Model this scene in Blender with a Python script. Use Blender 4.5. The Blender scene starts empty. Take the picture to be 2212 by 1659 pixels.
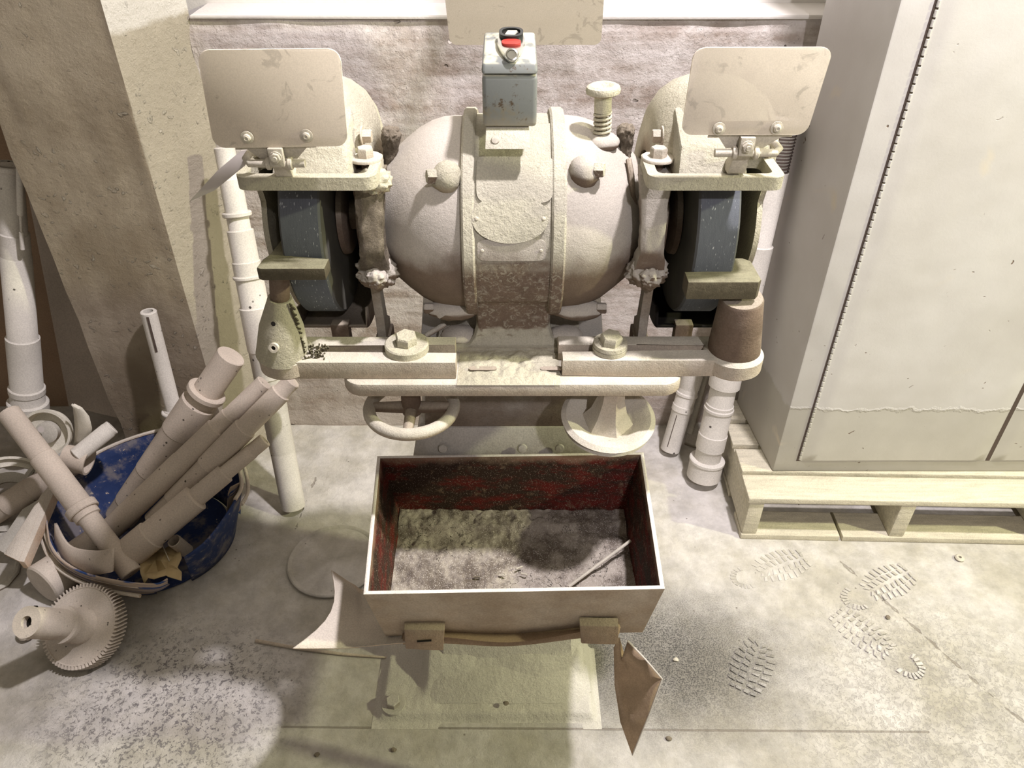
import bpy, bmesh, math, random
from mathutils import Vector, Matrix, noise
random.seed(7)
scene = bpy.context.scene
PI = math.pi
# ------------------------------------------------------------------ camera, world, lights, exposure
CAM_H, PITCH, FPX, W, H = 1.6, math.radians(37.0), 1661.0, 2212.0, 1659.0
cd = bpy.data.cameras.new('camera'); cam = bpy.data.objects.new('camera', cd)
scene.collection.objects.link(cam); scene.camera = cam
cam.location = (0, 0, CAM_H); cam.rotation_euler = (PI/2 - PITCH, 0, 0)
cd.sensor_width = 36.0; cd.lens = 36.0*FPX/W; cd.clip_start = .02; cd.clip_end = 60
world = bpy.data.worlds.new('world'); scene.world = world; world.use_nodes = True
bg = world.node_tree.nodes['Background']; bg.inputs[0].default_value = (1.0, .87, .75, 1); bg.inputs[1].default_value = .205
def lamp(name, loc, aim, power, color, size):
    d = bpy.data.lights.new(name, 'AREA'); d.shape = 'DISK'; d.size = size; d.energy = power; d.color = color
    o = bpy.data.objects.new(name, d); scene.collection.objects.link(o); o.location = loc
    o.rotation_euler = (Vector(aim) - Vector(loc)).to_track_quat('-Z', 'Y').to_euler()
    return o
lamp('overhead_lamp', (.85, .84, 3.3), (.1, 1.2, .4), 104, (1.0, .925, .955), .13)
lamp('side_lamp', (3.2, .45, 2.45), (0, 1.3, .6), 88, (1.0, .98, .60), .13)
sd = bpy.data.lights.new('flood_lamp', 'SPOT'); sd.energy = 165; sd.color = (1.0, .93, .97); sd.spot_size = math.radians(47); sd.spot_blend = .45; sd.shadow_soft_size = .06
so_ = bpy.data.objects.new('flood_lamp', sd); scene.collection.objects.link(so_); so_.location = (.8, -1.6, 3.1)
so_.rotation_euler = (Vector((.85, 1.9, 1.25)) - Vector(so_.location)).to_track_quat('-Z', 'Y').to_euler()
scene.view_settings.view_transform = 'Standard'; scene.view_settings.look = 'None'
scene.view_settings.gamma = 1; scene.view_settings.exposure = .0
scene.view_settings.use_curve_mapping = False

# ------------------------------------------------------------------ measuring: a pixel of the photograph and one known coordinate give a point
CP, SP = math.cos(PITCH), math.sin(PITCH)
def ray(px, py):
    u, v = (px - W/2)/FPX, (H/2 - py)/FPX
    return u, CP + v*SP, -SP + v*CP
def at(px, py, y=None, z=None):
    a, b, c = ray(px, py)
    t = y/b if y is not None else (z - CAM_H)/c
    return Vector((a*t, b*t, CAM_H + c*t))
def dep(p): return p[1]*CP + (CAM_H - p[2])*SP
def wpx(n, p): return n*dep(p)/FPX          # n pixels in metres at the distance of p

# ------------------------------------------------------------------ mesh building
class MB:
    def __init__(s): s.bm = bmesh.new(); s.m = 0
    def face(s, vs):
        try: f = s.bm.faces.new(vs); f.material_index = s.m; return f
        except ValueError: return None
    def verts(s, pts): return [s.bm.verts.new(p) for p in pts]
    def hexa(s, p, bev=0.0, seg=2):
        """8 corners: bottom loop 0-3 counter-clockwise from above, top loop 4-7"""
        v = s.verts(p)
        fs = [s.face([v[i] for i in q]) for q in ((3,2,1,0),(4,5,6,7),(0,1,5,4),(1,2,6,5),(2,3,7,6),(3,0,4,7))]
        if bev > 0:
            es = {e for f in fs for e in f.edges}
            r = bmesh.ops.bevel(s.bm, geom=list(es), offset=bev, segments=seg, affect='EDGES', profile=.6, clamp_overlap=True)
            for f in r['faces']: f.material_index = s.m
        return v
    def box(s, a, b, bev=0.0, seg=2, rot=None):
        (x0,y0,z0),(x1,y1,z1) = a, b
        p = [Vector(q) for q in ((x0,y0,z0),(x1,y0,z0),(x1,y1,z0),(x0,y1,z0),(x0,y0,z1),(x1,y0,z1),(x1,y1,z1),(x0,y1,z1))]
        if rot is not None:
            c = Vector(((x0+x1)/2,(y0+y1)/2,(z0+z1)/2)); p = [c + rot @ (q-c) for q in p]
        return s.hexa(p, bev, seg)
    def lathe(s, prof, p0, d, seg=28, closed=False, arc=None):
        """prof: list of (distance along d, radius)"""
        d = Vector(d).normalized(); p0 = Vector(p0)
        a = d.orthogonal().normalized(); b = d.cross(a)
        rings = []
        for (h, r) in prof:
            c = p0 + d*h
            if r < 1e-6: rings.append([s.bm.verts.new(c)])
            else: rings.append(s.verts([c + (a*math.cos(2*PI*i/seg) + b*math.sin(2*PI*i/seg))*r for i in range(seg)]))
        pairs = list(zip(rings, rings[1:])) + ([(rings[-1], rings[0])] if closed else [])
        for A, B in pairs:
            for i in range(seg):
                j = (i+1) % seg
                if len(A) == 1 and len(B) == 1: continue
                if len(A) == 1: s.face([A[0], B[j], B[i]])
                elif len(B) == 1: s.face([A[i], A[j], B[0]])
                else: s.face([A[i], A[j], B[j], B[i]])
    def rod(s, p0, p1, r0, r1=None, seg=20, bev=.0):
        r1 = r0 if r1 is None else r1
        p0, p1 = Vector(p0), Vector(p1); L = (p1-p0).length
        bev = min(bev, L*.3, r0*.5)
        if bev: s.lathe([(0,0),(0,r0-bev),(bev,r0),(L-bev,r1),(L,r1-bev),(L,0)], p0, p1-p0, seg)
        else: s.lathe([(0,0),(0,r0),(L,r1),(L,0)], p0, p1-p0, seg)
    def tube(s, pts, r, seg=12, cap=True, closed=False):
        pts = [Vector(p) for p in pts]; n = len(pts); rings = []; prev = None
        for i, p in enumerate(pts):
            q0 = pts[(i-1) % n] if (closed or i > 0) else p
            q1 = pts[(i+1) % n] if (closed or i < n-1) else p
            d = (q1-q0).normalized()
            a = d.orthogonal().normalized() if prev is None else (prev - d*prev.dot(d)).normalized()
            prev = a; b = d.cross(a); rr = r[i] if isinstance(r, (list, tuple)) else r
            rings.append(s.verts([p + (a*math.cos(2*PI*k/seg) + b*math.sin(2*PI*k/seg))*rr for k in range(seg)]))
        if closed:     # line the last ring up with the first
            best = min(range(seg), key=lambda o: (rings[-1][o].co - rings[0][0].co).length)
            rings.append([rings[0][(k - best) % seg] for k in range(seg)])
        for A, B in zip(rings, rings[1:]):
            for i in range(seg):
                j = (i+1) % seg; s.face([A[i], A[j], B[j], B[i]])
        if cap and not closed: s.face(rings[0][::-1]); s.face(rings[-1])
    def prism(s, poly, off, bev=0.0):
        """poly: 3D points of a flat outline; off: extrusion vector"""
        off = Vector(off); A = s.verts(poly); B = s.verts([Vector(p)+off for p in poly]); n = len(A)
        f = [s.face(A[::-1]), s.face(B)]
        for i in range(n): s.face([A[i], A[(i+1) % n], B[(i+1) % n], B[i]])
        if bev:
            es = {e for q in f if q for e in q.edges}
            r = bmesh.ops.bevel(s.bm, geom=list(es), offset=bev, segments=2, affect='EDGES', profile=.6, clamp_overlap=True)
            for q in r['faces']: q.material_index = s.m
    def ring_prism(s, outer, inner, off):
        """outline with one hole, same number of points in both loops"""
        off = Vector(off); n = len(outer)
        O, I = s.verts(outer), s.verts(inner)
        O2, I2 = s.verts([Vector(p)+off for p in outer]), s.verts([Vector(p)+off for p in inner])
        for i in range(n):
            j = (i+1) % n
            s.face([O[i], I[i], I[j], O[j]]); s.face([O2[i], O2[j], I2[j], I2[i]])
            s.face([O[i], O[j], O2[j], O2[i]]); s.face([I[j], I[i], I2[i], I2[j]])
    def grid(s, fn, nu, nv, closeu=False):
        V = [[s.bm.verts.new(fn(i/nu, j/nv)) for j in range(nv+1)] for i in range(nu + (0 if closeu else 1))]
        for i in range(nu):
            A, B = V[i], V[(i+1) % len(V)]
            for j in range(nv): s.face([A[j], B[j], B[j+1], A[j+1]])
        return V
    def lump(s, c, r, sub=3, amp=.15, freq=60, seed=0):
        """caked lump: a ball of radii r roughened by noise"""
        c = Vector(c); r = Vector(r) if not isinstance(r, (int, float)) else Vector((r, r, r))
        g = bmesh.ops.create_icosphere(s.bm, subdivisions=sub, radius=1)
        for v in g['verts']:
            d = v.co.copy(); p = c + Vector((d.x*r.x, d.y*r.y, d.z*r.z))
            k = 1 + amp*noise.noise(p*freq + Vector((seed, 0, 0))) + amp*.6*noise.noise(p*freq*2.7)
            v.co = c + (p-c)*k
        for v in g['verts']:
            for f in v.link_faces: f.material_index = s.m
    def hexbolt(s, p, d, r, h, wr=0, wh=.004, seed=0):
        """washer and hexagonal head on the surface point p, along d"""
        p, d = Vector(p), Vector(d).normalized(); a0 = 0
        if wr: s.lathe([(0,0),(0,wr),(wh*.7,wr),(wh,wr*.96),(wh,0)], p, d, 28); a0 = wh
        s.lathe([(a0-.001,0),(a0-.001,r),(a0+h*.85,r),(a0+h,r*.88),(a0+h,0)], p, d, 6)
    def rough(s, amp, freq, sub=1, seed=0, zonly=False):
        bm = s.bm
        if sub: bmesh.ops.subdivide_edges(bm, edges=bm.edges[:], cuts=sub, use_grid_fill=True)
        bm.normal_update()
        for v in bm.verts:
            k = amp*noise.noise(v.co*freq + Vector((seed, seed, 0)))
            v.co = v.co + (Vector((0, 0, 1)) if zonly else v.normal)*k
def obj(name, mb, mats, parent=None, label=None, sharp=38, kind=None, recalc=True):
    bm = mb.bm
    if recalc: bmesh.ops.recalc_face_normals(bm, faces=bm.faces[:])
    bm.normal_update(); lim = math.radians(sharp)
    for f in bm.faces: f.smooth = True
    for e in bm.edges:
        if len(e.link_faces) == 2 and e.calc_face_angle(0) > lim: e.smooth = False
    root = parent
    while root is not None and root.parent is not None: root = root.parent
    off = root.location.copy() if root is not None else Vector((0, 0, 0))
    own = Vector((0, 0, 0))
    if root is None and len(bm.verts):     # a thing of one mesh gets its origin at its base
        xs = [v.co for v in bm.verts]
        own = Vector((sum(v.x for v in xs)/len(xs), sum(v.y for v in xs)/len(xs), min(v.z for v in xs)))
    for v in bm.verts: v.co -= off + own
    me = bpy.data.meshes.new(name); bm.to_mesh(me); bm.free()
    for m in (mats if isinstance(mats, (list, tuple)) else [mats]): me.materials.append(m)
    o = bpy.data.objects.new(name, me); scene.collection.objects.link(o); o.location = own
    if parent is not None: o.parent = parent
    if label: o['label'] = label
    if kind: o['kind'] = kind
    return o
def thing(name, label, cat, loc=(0,0,0), group=None):
    o = bpy.data.objects.new(name, None); scene.collection.objects.link(o); o.location = loc
    o.empty_display_size = .05; o['label'] = label; o['category'] = cat
    if group: o['group'] = group
    return o
def tag(o, label, cat, group=None, kind=None):
    o['label'] = label; o['category'] = cat
    if group: o['group'] = group
    if kind: o['kind'] = kind
    return o
def solid(o, t, off=0): 
    m = o.modifiers.new('thickness', 'SOLIDIFY'); m.thickness = t; m.offset = off; return o

# ------------------------------------------------------------------ materials
class N:
    def __init__(s, name):
        s.mat = bpy.data.materials.new(name); s.mat.use_nodes = True; s.t = s.mat.node_tree; s.b = s.t.nodes['Principled BSDF']
        s.co = s.t.nodes.new('ShaderNodeTexCoord').outputs['Object']; s.geo = s.t.nodes.new('ShaderNodeNewGeometry')
    def lk(s, a, b): s.t.links.new(a, b)
    def put(s, sock, v):
        if hasattr(v, 'links'): s.lk(v, sock)
        else:
            if isinstance(v, tuple) and len(v) == 3 and sock.type == 'RGBA': v = (*v, 1)
            sock.default_value = v
    def noise(s, scale, detail=4, rough=.6, vec=None, dist=0, col=False, stretch=None):
        n = s.t.nodes.new('ShaderNodeTexNoise'); n.inputs['Scale'].default_value = scale
        n.inputs['Detail'].default_value = detail; n.inputs['Roughness'].default_value = rough; n.inputs['Distortion'].default_value = dist
        v = vec if vec is not None else s.co
        if stretch:
            m = s.t.nodes.new('ShaderNodeMapping'); m.inputs['Scale'].default_value = stretch; s.lk(v, m.inputs[0]); v = m.outputs[0]
        s.lk(v, n.inputs['Vector']); return n.outputs[1 if col else 0]
    def voro(s, scale, feat='F1', vec=None, out='Distance', rnd=1):
        n = s.t.nodes.new('ShaderNodeTexVoronoi'); n.feature = feat; n.inputs['Scale'].default_value = scale
        n.inputs['Randomness'].default_value = rnd
        s.lk(vec if vec is not None else s.co, n.inputs['Vector']); return n.outputs[out]
    def math(s, op, a, b=0.0, c=0.0, clamp=False):
        n = s.t.nodes.new('ShaderNodeMath'); n.operation = op; n.use_clamp = clamp
        s.put(n.inputs[0], a); s.put(n.inputs[1], b); s.put(n.inputs[2], c); return n.outputs[0]
    def ramp(s, v, lo, hi, a=0.0, b=1.0, smooth=True):
        n = s.t.nodes.new('ShaderNodeMapRange'); n.interpolation_type = 'SMOOTHSTEP' if smooth else 'LINEAR'
        for i, x in enumerate((v, lo, hi, a, b)): s.put(n.inputs[i], x)
        return n.outputs[0]
    def mix(s, f, a, b, mode='MIX'):
        n = s.t.nodes.new('ShaderNodeMix'); n.data_type = 'RGBA'; n.blend_type = mode
        s.put(n.inputs[0], f); s.put(n.inputs[6], a); s.put(n.inputs[7], b); return n.outputs[2]
    def bump(s, h, strength=.5, dist=.002, prev=None):
        n = s.t.nodes.new('ShaderNodeBump'); n.inputs['Strength'].default_value = strength; n.inputs['Distance'].default_value = dist
        s.lk(h, n.inputs['Height'])
        if prev is not None: s.lk(prev, n.inputs['Normal'])
        return n.outputs[0]
    def sep(s, v, i):
        n = s.t.nodes.new('ShaderNodeSeparateXYZ'); s.lk(v, n.inputs[0]); return n.outputs[i]
    def end(s, col, rough=.9, nrm=None, metal=0.0, spec=.2):
        s.put(s.b.inputs['Base Color'], col); s.put(s.b.inputs['Roughness'], rough); s.put(s.b.inputs['Metallic'], metal)
        s.b.inputs['Specular IOR Level'].default_value = spec
        if nrm is not None: s.lk(nrm, s.b.inputs['Normal'])
        return s.mat
DUST = (.60, .565, .48)
def dusty(name, dust=DUST, under=(.20,.16,.12), lo=-.35, hi=.25, k=.9, scale=14, grain=500, gs=.35, lump=60, ls=.25, ld=.003, streak=None, spots=0, fleck=0, rough=.92, spotc=(.08,.07,.06)):
    """dust lies on what faces up, the bare thing shows where it faces down or was rubbed"""
    n = N(name); nz = n.sep(n.geo.outputs['Normal'], 2)
    big = n.noise(scale, 5, .62); v = n.math('ADD', nz, n.math('MULTIPLY', n.math('SUBTRACT', big, .5), k*2))
    f = n.ramp(v, lo, hi)
    if fleck: f = n.math('MAXIMUM', f, n.math('MULTIPLY', n.ramp(n.noise(110, 4, .7, dist=1.2), .50, .66), fleck))
    tone = n.ramp(n.noise(scale*.6, 3, .5, stretch=streak), .3, .7, .86, 1.06)
    d = n.mix(1.0, dust, tone, 'MULTIPLY')
    u = n.mix(n.noise(scale*2.5, 4), under, tuple(min(1, c*1.9) for c in under))
    c = n.mix(f, u, d)
    fine = n.noise(grain, 2, .7)
    c = n.mix(1.0, c, n.ramp(fine, .3, .7, .88, 1.07), 'MULTIPLY')
    if spots: 
        sp = n.ramp(n.voro(spots), .10, .17, 1, 0); sp = n.math('MULTIPLY', sp, n.ramp(n.noise(spots*.5), .52, .6))
        c = n.mix(sp, c, spotc)
    b = n.bump(n.noise(lump, 6, .7), min(1, ls*1.7), ld); b = n.bump(fine, min(1, gs*1.5), .0009, b)
    return n.end(c, rough, b)
M = {}
M['cast'] = dusty('dusty_grey_casting', (.51,.475,.42), (.12,.09,.068), -.22, .12, .30, 11)
M['caked'] = dusty('caked_yellow_dust', (.58,.55,.43), (.30,.25,.18), -.7, -.05, .5, 16, grain=380, gs=.6, lump=130, ls=.6, ld=.004)
M['panel'] = dusty('panel_dust', (.54,.515,.42), (.13,.095,.072), -.16, .10, .22, 16, fleck=.55, grain=380, gs=.5, lump=110, ls=.5, ld=.004)
M['crust'] = dusty('dark_crust', (.36,.31,.24), (.12,.10,.075), -.3, .5, .9, 60, grain=420, gs=.9, lump=260, ls=1.0, ld=.006)
M['rust'] = dusty('rusty_brown_casting', (.38,.33,.265), (.11,.08,.06), -.05, .75, .6, 14, grain=300, gs=.4)
M['bar'] = dusty('dusty_bar_steel', (.58,.545,.465), (.30,.25,.20), -.3, .5, .3, 30, grain=420, gs=.5)
M['rest'] = dusty('worn_dark_rest', (.25,.24,.16), (.07,.06,.04), .1, 1.3, .9, 40, rough=.6, streak=(1,6,6))
M['pipe'] = dusty('pale_shaft_dust', (.70,.67,.62), (.42,.38,.33), -.9, -.1, .25, 10, grain=300, gs=.15, lump=40, ls=.08, spots=38)
M['tanpipe'] = dusty('tan_shaft_dust', (.57,.50,.43), (.32,.26,.20), -.8, -.1, .35, 10, grain=300, gs=.15, lump=40, ls=.1, spots=45)
M['gear'] = dusty('gear_dust', (.62,.56,.49), (.16,.12,.09), -.75, -.1, .4, 18, grain=360, gs=.2, lump=50, ls=.15, spots=60)
M['pallet'] = dusty('pallet_wood_dust', (.62,.58,.46), (.34,.29,.21), -.9, -.1, .4, 20, grain=350, gs=.5, lump=90, ls=.5, streak=(1,8,8))
M['base'] = dusty('dust_buried_base', (.60,.58,.52), (.42,.38,.32), -.7, .1, .5, 8, grain=350, gs=.5, lump=45, ls=.5, ld=.006)
M['metal_grey'] = dusty('grey_pedestal', (.52,.50,.45), (.16,.13,.10), -.35, .45, .5, 12, grain=300, gs=.3)
M['white_strip'] = dusty('white_wheel_rim', (.74,.71,.62), (.40,.36,.28), -.7, .1, .3, 20, grain=420, gs=.5)

def m_wheel():
    n = N('grey_abrasive'); st = n.noise(60, 3, .7, stretch=(14, 1, 1))
    c = n.mix(st, (.085,.095,.112), (.165,.18,.205))
    sp = n.math('MULTIPLY', n.ramp(n.noise(420, 1, .5, stretch=(1,.35,.35)), .66, .74), n.ramp(n.noise(22, 3), .42, .62))
    c = n.mix(sp, c, (.55,.58,.60))
    nx = n.math('ABSOLUTE', n.sep(n.geo.outputs['Normal'], 0))
    side = n.ramp(nx, .5, .9); c = n.mix(side, c, n.mix(n.noise(20, 4), (.045,.045,.045), (.13,.125,.10)))
    return n.end(c, .8, n.bump(n.noise(700, 2), .4, .0008))
M['wheel'] = m_wheel()
def m_shield(name, trans, base):
    n = N(name); c = n.mix(n.ramp(n.noise(26, 4, .6, dist=1.5), .58, .66), base, tuple(x*.78 for x in base))
    c = n.mix(1.0, c, n.ramp(n.noise(600, 2, .7), .3, .7, .92, 1.04), 'MULTIPLY')
    n.end(c, .8, n.bump(n.noise(350, 3, .7), .12, .0006))
    if trans:
        tr = n.t.nodes.new('ShaderNodeBsdfTransparent'); mx = n.t.nodes.new('ShaderNodeMixShader')
        f = n.ramp(n.noise(9, 3), .35, .65, 1-trans, 1-trans*.5)
        n.lk(f, mx.inputs[0]); n.lk(tr.outputs[0], mx.inputs[1]); n.lk(n.b.outputs[0], mx.inputs[2])
        n.lk(mx.outputs[0], n.t.nodes['Material Output'].inputs['Surface'])
    return n.mat
M['shield'] = m_shield('dust_coated_clear_plastic', .05, (.76,.68,.57))
M['shield_clear'] = m_shield('thinly_dusted_clear_plastic', .34, (.78,.71,.60))
M['plate'] = m_shield('dusty_hanging_plastic', .12, (.50,.45,.37))
def m_switch():
    n = N('grey_green_switch_enamel'); z = n.sep(n.co, 2)
    c = n.mix(n.ramp(n.noise(18, 4, .7), .5, .72), (.19,.205,.198), (.24,.20,.12))
    c = n.mix(n.ramp(n.noise(45, 5, .75), .56, .64), c, (.09,.065,.04))
    zz = n.sep(n.geo.outputs['Position'], 2); c = n.mix(n.ramp(n.math('ADD', zz, n.math('MULTIPLY', n.noise(25, 4), .03)), 1.252, 1.285, .8, 0), c, (.36,.32,.24))
    nz = n.ramp(n.sep(n.geo.outputs['Normal'], 2), .6, .9); c = n.mix(n.math('MULTIPLY', nz, n.ramp(n.noise(30, 3), .35, .5)), c, (.56,.55,.42))
    return n.end(c, .45, n.bump(n.noise(200, 3), .1, .001), spec=.4)
M['switch'] = m_switch()
def plain(name, col, rough=.6, metal=0.0, spec=.3, var=.2, scale=60):
    n = N(name); c = n.mix(n.noise(scale, 4), tuple(x*(1-var) for x in col), tuple(min(1, x*(1+var)) for x in col))
    return n.end(c, rough, n.bump(n.noise(scale*4, 3), .1, .001), metal, spec)
M['chrome'] = plain('worn_chrome', (.62,.62,.58), .22, 1.0)
M['black'] = plain('black_plastic', (.02,.022,.022), .35)
M['dark'] = plain('dark_hole', (.012,.010,.008), .9)
M['red'] = plain('red_label', (.42,.04,.03), .5)
M['tinmetal'] = plain('dull_zinc', (.50,.48,.43), .55, .3)
M['threads'] = plain('dark_thread_steel', (.10,.075,.065), .5, .4)
M['zinc'] = dusty('dusty_zinc', (.60,.56,.47), (.36,.33,.28), -.9, .2, .3, 40, grain=400, gs=.2)
def m_wall():
    n = N('whitewashed_concrete')
    st = n.noise(3.2, 6, .62, stretch=(.5, 1, 5))
    c = n.mix(n.ramp(st, .34, .68), (.36,.295,.25), (.68,.64,.62))
    c = n.mix(n.ramp(n.noise(14, 6, .7), .40, .72), c, (.70,.66,.63))
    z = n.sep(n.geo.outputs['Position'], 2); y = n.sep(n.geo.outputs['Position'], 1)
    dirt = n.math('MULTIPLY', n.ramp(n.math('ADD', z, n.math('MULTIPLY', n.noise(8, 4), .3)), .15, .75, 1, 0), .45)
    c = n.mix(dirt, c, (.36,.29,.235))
    wd = n.noise(9, 3, .6, col=True); vec = n.mix(.12, n.co, wd)
    pit = n.math('MULTIPLY', n.ramp(n.voro(16, vec=vec), .05, .10, 1, 0), n.ramp(n.noise(6, 2), .5, .6))
    c = n.mix(pit, c, (.25,.21,.18))
    band = n.math('SUBTRACT', 1.0, n.ramp(n.math('ABSOLUTE', n.math('SUBTRACT', n.math('FRACT', n.math('MULTIPLY', z, 4.2)), .5)), .46, .5))
    h = n.math('ADD', n.math('MULTIPLY', n.noise(30, 8, .68), .8), n.math('MULTIPLY', pit, -1.2))
    h = n.math('ADD', h, n.math('MULTIPLY', n.ramp(n.voro(70, vec=n.mix(.10, n.co, n.noise(30, 3, .7, col=True))), .0, .22, 1, 0), .14))
    b = n.bump(n.noise(5, 3), .5, .03); b = n.bump(band, .25, .004, b); b = n.bump(h, 1.0, .010, b); b = n.bump(n.noise(260, 3), .5, .002, b)
    return n.end(c, .95, b)
M['wall'] = m_wall()
def m_ledge():
    n = N('white_ledge_dust'); c = n.mix(n.noise(9, 5), (.72,.69,.66), (.80,.78,.75))
    return n.end(c, .95, n.bump(n.noise(60, 6, .7), .4, .004))
M['ledge'] = m_ledge()
def m_pillar():
    n = N('rough_pillar_plaster')
    c = n.mix(n.ramp(n.noise(4, 5, .6), .35, .68), (.33,.27,.20), (.50,.43,.34))
    c = n.mix(n.ramp(n.noise(2.6, 3, .5, dist=.6), .60, .75), c, (.32,.235,.19))
    c = n.mix(n.math('MULTIPLY', n.ramp(n.noise(22, 5, .7), .60, .74), .6), c, (.20,.17,.13))
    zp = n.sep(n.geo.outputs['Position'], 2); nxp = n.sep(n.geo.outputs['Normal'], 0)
    c = n.mix(n.math('MULTIPLY', n.ramp(nxp, .35, .6), .55), c, (.66,.62,.52))  # right-facing side paler: the side lamp's light put into the plaster colour
    c = n.mix(n.math('MULTIPLY', n.ramp(nxp, .35, .6), n.ramp(n.math('ADD', zp, n.math('MULTIPLY', n.noise(20, 4), .03)), 1.228, 1.246)), c, (.82,.79,.74))  # brighter still above ledge height: the edge of a lit area, painted in
    wd = n.noise(14, 3, .6, col=True); vec = n.mix(.10, n.co, wd)
    crumbs = n.ramp(n.voro(42, vec=vec), .08, .26, 1, 0)
    crumbs = n.math('MULTIPLY', crumbs, n.ramp(n.noise(11, 3), .44, .6))
    c = n.mix(n.math('MULTIPLY', crumbs, .35), c, (.72,.68,.60))
    b = n.bump(n.noise(7, 4), .6, .025); b = n.bump(crumbs, 1.0, .007, b); b = n.bump(n.noise(60, 8, .78), 1.0, .009, b)
    return n.end(c, .95, b)
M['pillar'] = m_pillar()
M['brownwall'] = dusty('brown_recess_wall', (.30,.22,.15), (.19,.125,.08), -.6, .9, .9, 5, grain=200, gs=.3)
M['board'] = dusty('pale_leaning_board', (.48,.42,.36), (.36,.30,.25), -.9, .4, .6, 6, grain=240, gs=.2)
def line_d(n, x, y, a, b):
    """distance in plan from the segment a-b"""
    ax, ay = a; bx, by = b; dx, dy = bx-ax, by-ay; L2 = dx*dx+dy*dy
    px, py = n.math('SUBTRACT', x, ax), n.math('SUBTRACT', y, ay)
    t = n.math('DIVIDE', n.math('ADD', n.math('MULTIPLY', px, dx), n.math('MULTIPLY', py, dy)), L2, clamp=True)
    ex = n.math('SUBTRACT', px, n.math('MULTIPLY', t, dx)); ey = n.math('SUBTRACT', py, n.math('MULTIPLY', t, dy))
    return n.math('SQRT', n.math('ADD', n.math('MULTIPLY', ex, ex), n.math('MULTIPLY', ey, ey)))
def m_floor():
    n = N('dusty_concrete_floor'); P = n.geo.outputs['Position']
    c = n.mix(n.ramp(n.noise(3.2, 6, .68), .34, .66), (.49,.465,.40), (.68,.66,.635))
    c = n.mix(1.0, c, n.ramp(n.noise(16, 6, .72), .3, .7, .80, 1.08), 'MULTIPLY')
    x, y = n.sep(P, 0), n.sep(P, 1)
    wob = n.math('MULTIPLY', n.math('SUBTRACT', n.noise(14, 4), .5), .16)
    def patch(cx, cy, r0, r1, sy=1.0):
        dx = n.math('SUBTRACT', x, cx); dy = n.math('MULTIPLY', n.math('SUBTRACT', y, cy), sy)
        d = n.math('SQRT', n.math('ADD', n.math('MULTIPLY', dx, dx), n.math('MULTIPLY', dy, dy)))
        return n.ramp(n.math('ADD', d, wob), r0, r1, 1, 0)
    grit = n.noise(330, 2, .8)
    dark = n.math('MULTIPLY', patch(.36, 1.06, .06, .46, 1.45), n.ramp(grit, .38, .60, 1.0, .55))
    c = n.mix(dark, c, (.085,.082,.08))
    # worn, flaked patch where the powder was walked off
    fl = n.ramp(n.noise(95, 4, .8, dist=.5), .52, .60); f1 = n.math('MULTIPLY', fl, patch(-.76, .93, .10, .40, 1.3))
    c = n.mix(n.math('MULTIPLY', f1, .85), c, (.17,.16,.165))
    f2 = n.math('MULTIPLY', n.ramp(n.noise(90, 3, .75, dist=.8), .50, .60), patch(.95, .92, .15, .5, 1.2))
    c = n.mix(n.math('MULTIPLY', f2, .45), c, (.36,.34,.33))
    wd = n.math('MULTIPLY', n.math('SUBTRACT', n.noise(18, 3), .5), .04)
    crack = None
    for a, b in (((-.585,1.66),(-.60,1.47)), ((.86,1.36),(1.10,.92)), ((1.10,.92),(1.35,.62)), ((-.5,.885),(.9,.875))):
        d = n.math('ADD', line_d(n, x, y, a, b), wd if b[0] != .9 else 0.0)
        cr = n.ramp(n.math('ABSOLUTE', d), .0010, .0034, 1, 0); crack = cr if crack is None else n.math('MAXIMUM', crack, cr)
    c = n.mix(n.math('MULTIPLY', crack, .6), c, (.20,.17,.14))
    sp = n.math('MULTIPLY', n.ramp(n.voro(30), .05, .09, 1, 0), n.ramp(n.noise(7, 2), .55, .62))
    c = n.mix(n.math('MULTIPLY', sp, .8), c, (.16,.14,.12))
    b = n.bump(n.noise(4, 3), .35, .02); b = n.bump(n.noise(45, 8, .76), .8, .007, b)
    b = n.bump(n.math('ADD', n.math('MULTIPLY', n.math('ADD', f1, f2), -1), n.math('MULTIPLY', crack, -1.5)), .6, .002, b)
    b = n.bump(grit, .35, .001, b)
    return n.end(c, .93, b)
M['floor'] = m_floor()
def m_cabinet():
    n = N('dusty_cream_enamel'); z = n.sep(n.geo.outputs['Position'], 2); nx = n.sep(n.geo.outputs['Normal'], 0)
    c = n.mix(n.ramp(n.noise(3, 4), .3, .7), (.51,.495,.475), (.58,.57,.56))
    # below the tide line the dust film is gone
    zz = n.math('ADD', z, n.math('MULTIPLY', n.math('SUBTRACT', n.noise(9, 6, .7), .5), .07))
    low = n.ramp(zz, .372, .378, 1, 0); c = n.mix(low, c, n.mix(n.noise(12, 5), (.42,.405,.365), (.50,.485,.445)))
    c = n.mix(n.ramp(n.noise(5, 3, .5, dist=.8), .66, .76), c, (.60,.55,.46))
    ch = n.math('MULTIPLY', n.ramp(n.voro(26, vec=n.mix(.1, n.co, n.noise(20, 2, col=True))), .05, .10, 1, 0), n.ramp(n.noise(7, 3), .50, .58))
    c = n.mix(ch, c, (.18,.13,.10))
    lip = n.math('SUBTRACT', 1.0, n.math('MULTIPLY', n.math('ABSOLUTE', n.math('SUBTRACT', zz, .375)), 160), clamp=True)
    b = n.bump(n.noise(4, 2), .25, .03); b = n.bump(n.math('ADD', lip, n.math('MULTIPLY', ch, -1)), .8, .0015, b)
    b = n.bump(n.noise(120, 5, .7), .14, .002, b)
    return n.end(c, .55, b, spec=.35)
M['cabinet'] = m_cabinet()
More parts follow.
